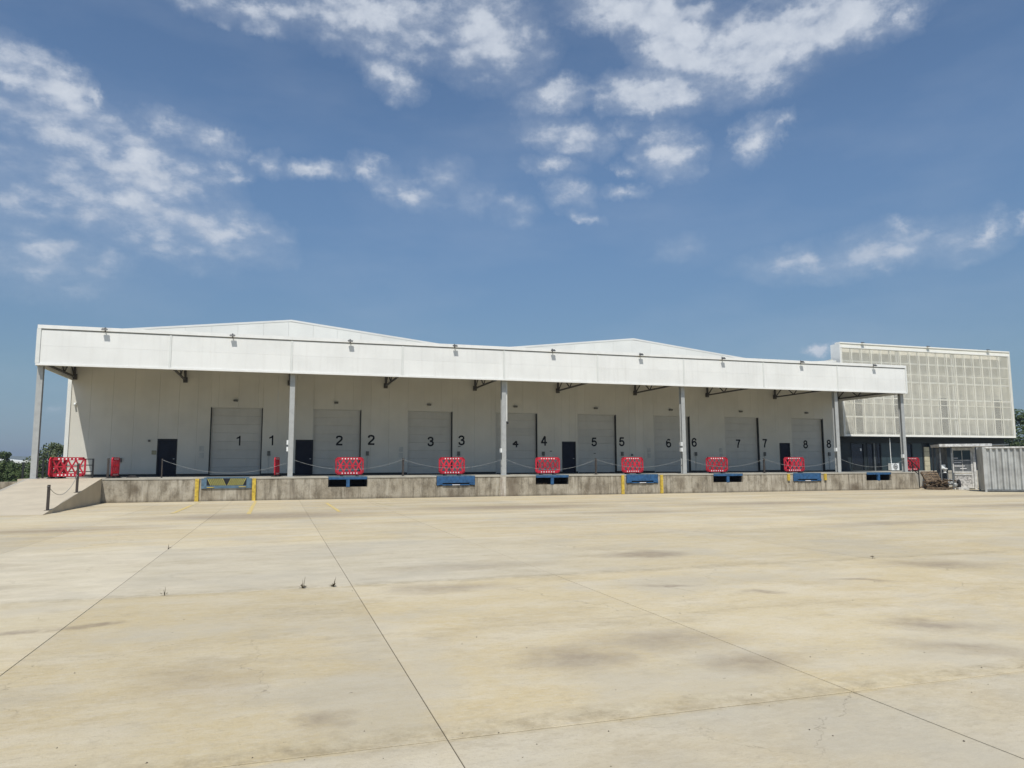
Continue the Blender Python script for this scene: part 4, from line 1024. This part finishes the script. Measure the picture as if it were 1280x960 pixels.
for i, (x, y, h, lab) in enumerate([(-43.5,118,2.3,'low dark bush at the left edge of the field'),(-36,112,2.0,'low bush between the far roofs'),(-31.5,100,2.2,'dense dark bush left of the first column'),
                                    (-28.2,92,2.1,'dense dark bush directly behind the first column'),(-25.6,84,2.2,'wide bush behind the black railing'),(-22.2,78,2.1,'dark bush behind the red ramp barrier'),(-19.6,74,2.3,'dark bush against the warehouse side'),(-41,124,2.2,'bush below the small round tree')]):
    tree(x, y, h, 2.1, lab, M_leaf, 20+i, trunk=.2, leaves=1300, group='bushes along the edge of the field', low=.1)
tree(92.5, 70, 8.6, 3.6, 'tall dark tree rising behind the right end of the mesh screen', M_leaf, 5, leaves=5200, trunk=.6, ls=.34, group='trees right of the office', low=.12)
tree(90.0, 66, 6.0, 3.0, 'lower dark tree right of the office block', M_leaf, 6, leaves=3800, trunk=.5, ls=.32, group='trees right of the office', low=.08)
tree(97, 76, 7.2, 4, 'broad tree furthest right beyond the container', M_leaf, 8, leaves=3600, trunk=.5, ls=.34, group='trees right of the office', low=.1)
for x, y, w_, h_, lab in [(-46.5,150,7,2.6,'far low building with a pale roof at the left edge'), (-36.5,140,7.5,2.6,'far pale-roofed shed behind the first column')]:
    t = thing('shed', lab, 'shed', (x, y, -.1), 0, 'far pale-roofed sheds across the field')
    box(-w_/2, w_/2, 0, 6, 0, h_).obj('wall', M_offw, t)
    MB().prism([(-w_/2-.2,h_),(w_/2+.2,h_),(w_/2,h_+.35),(0,h_+.75),(-w_/2,h_+.35)], -.3, 6.3).obj('roof', M_roof, t)
    for k in range(3): box(-w_/2+1+k*2.2, -w_/2+2+k*2.2, -.03, -.002, .9, 1.8).obj('window', M_pane, t)
fc = thing('wire_fence', 'thin wire fence on dark posts along the grass left of the ramp', 'fence', (0, 0, -.1))
fpts = [(-13.0+(-.45)*k, 41.6-2.6*(k-1)) for k in range(-3, 3)]
fpts = [(-12.9,49.5),(-13.2,46.2),(-13.55,43.0),(-13.9,40.0),(-14.3,37.0)]
for (x, y) in fpts: box(-.045,.045,-.045,.045,0,2.15).obj('post', M_rail, fc, (x, y, 0))
for i in range(len(fpts)-1):
    (a, b), (c, d) = fpts[i], fpts[i+1]
    for z in (.2,.6,1.0,1.4,1.8): MB().bar((a,b,z),(c,d,z),.008).obj('wire', M_rail, fc)
tag(box(-.7,.7,-.3,.3,0,1.15).obj('concrete_block', M_dockw, None, (-12.75, 43.6, -.1), .1), 'low concrete block beside the ramp landing at the foot of the first column', 'concrete block')
# distant hills
hm = MB(); hv = []; hf = []; rh = random.Random(4); nh = 60
for k in range(nh+1):
    a = math.radians(-75+150*k/nh); R_ = 3300
    hgt = 38+9*math.sin(k*.37)+5*math.sin(k*1.13+1)+rh.uniform(-1.5,1.5)
    for rr_, zz in ((R_, -1), (R_+350, max(5, hgt)), (R_+700, -1)): hv.append((rr_*math.sin(a), rr_*math.cos(a), zz))
for k in range(nh):
    for j in range(2): hf.append((k*3+j, (k+1)*3+j, (k+1)*3+j+1, k*3+j+1))
hm.raw(hv, hf)
tag(hm.obj('hills', M_grass), None, None, kind='structure')

# ------------------------------------------------------------------ weeds in the joints and pebbles
def weed(x, y, h, n_, lab, seed):
    r_ = random.Random(seed); m = MB()
    for k in range(n_):
        a = r_.uniform(0, 2*PI); hh = h*r_.uniform(.2,.45) if k > 1 else h*(1-.25*k); s = r_.uniform(.15,.5) if k > 1 else .22
        p = Vector((r_.uniform(-.012,.012), r_.uniform(-.01,.01), -.008)); q = p+Vector((math.cos(a)*hh*s, math.sin(a)*hh*s, hh))
        m.tube([p, p.lerp(q,.5)+Vector((0,0,hh*.06)), q], [.0045,.0035,.0015], 5)
    for k in range(n_*2):
        a = r_.uniform(0, 2*PI); p = Vector((math.cos(a)*r_.uniform(0,.035), math.sin(a)*r_.uniform(0,.03), r_.uniform(.002,.03)))
        d = Vector((math.cos(a), math.sin(a), .5))*.02; o_ = Vector((-d.y, d.x, 0))*.4
        m.raw([p, p+d+o_, p+d*1.8, p+d-o_], [(0,1,2,3)])
    tag(m.obj('weed', M_weed, None, (x, y, 0)), lab, 'weed', 'weeds growing in the joints of the yard')
weed(.40, 11.42, .17, 12, 'dry weed leaning left, leftmost of the pair by the middle joint crossing', 1)
weed(.83, 11.42, .15, 14, 'upright dry weed, the right one of the pair by the middle joint crossing', 2)
weed(-1.45, 11.42, .12, 3, 'thin dry stalk in the cross joint left of the pair of weeds', 3)
weed(-2.21, 17.7, .12, 3, 'thin dry stalk where the left long joint meets a far cross joint', 4)
weed(10.8, 11.42, .08, 4, 'thin stalk at the far right joint crossing', 5)
pb = MB(); rp = random.Random(9)
for k in range(120):
    x = rp.uniform(-4, 9); y = 3.6+rp.random()**1.5*8; s = rp.uniform(.002,.008)
    if rp.random() < .35: y = 4.9+rp.gauss(0,.3)
    pb.raw([(x-s,y-s,.001),(x+s,y-s*.6,.001),(x+s*.8,y+s,.001),(x-s*.7,y+s*.8,.001),(x,y,.001+s)], [(0,1,4),(1,2,4),(2,3,4),(3,0,4)])
tag(pb.obj('gravel', M_joint), None, None, kind='stuff')

# ------------------------------------------------------------------ the air
hz = bpy.data.materials.new('air_haze'); hz.use_nodes = True; N = hz.node_tree.nodes; N.remove(N['Principled BSDF'])
pv = N.new('ShaderNodeVolumePrincipled'); pv.inputs['Color'].default_value = (.55,.66,.85,1); pv.inputs['Density'].default_value = .0003
pv.inputs['Anisotropy'].default_value = .2
hz.node_tree.links.new(pv.outputs[0], N['Material Output'].inputs['Volume'])
tag(box(-4200, 4300, -4200, 4300, -3, 62).obj('haze', hz), None, None, kind='stuff')
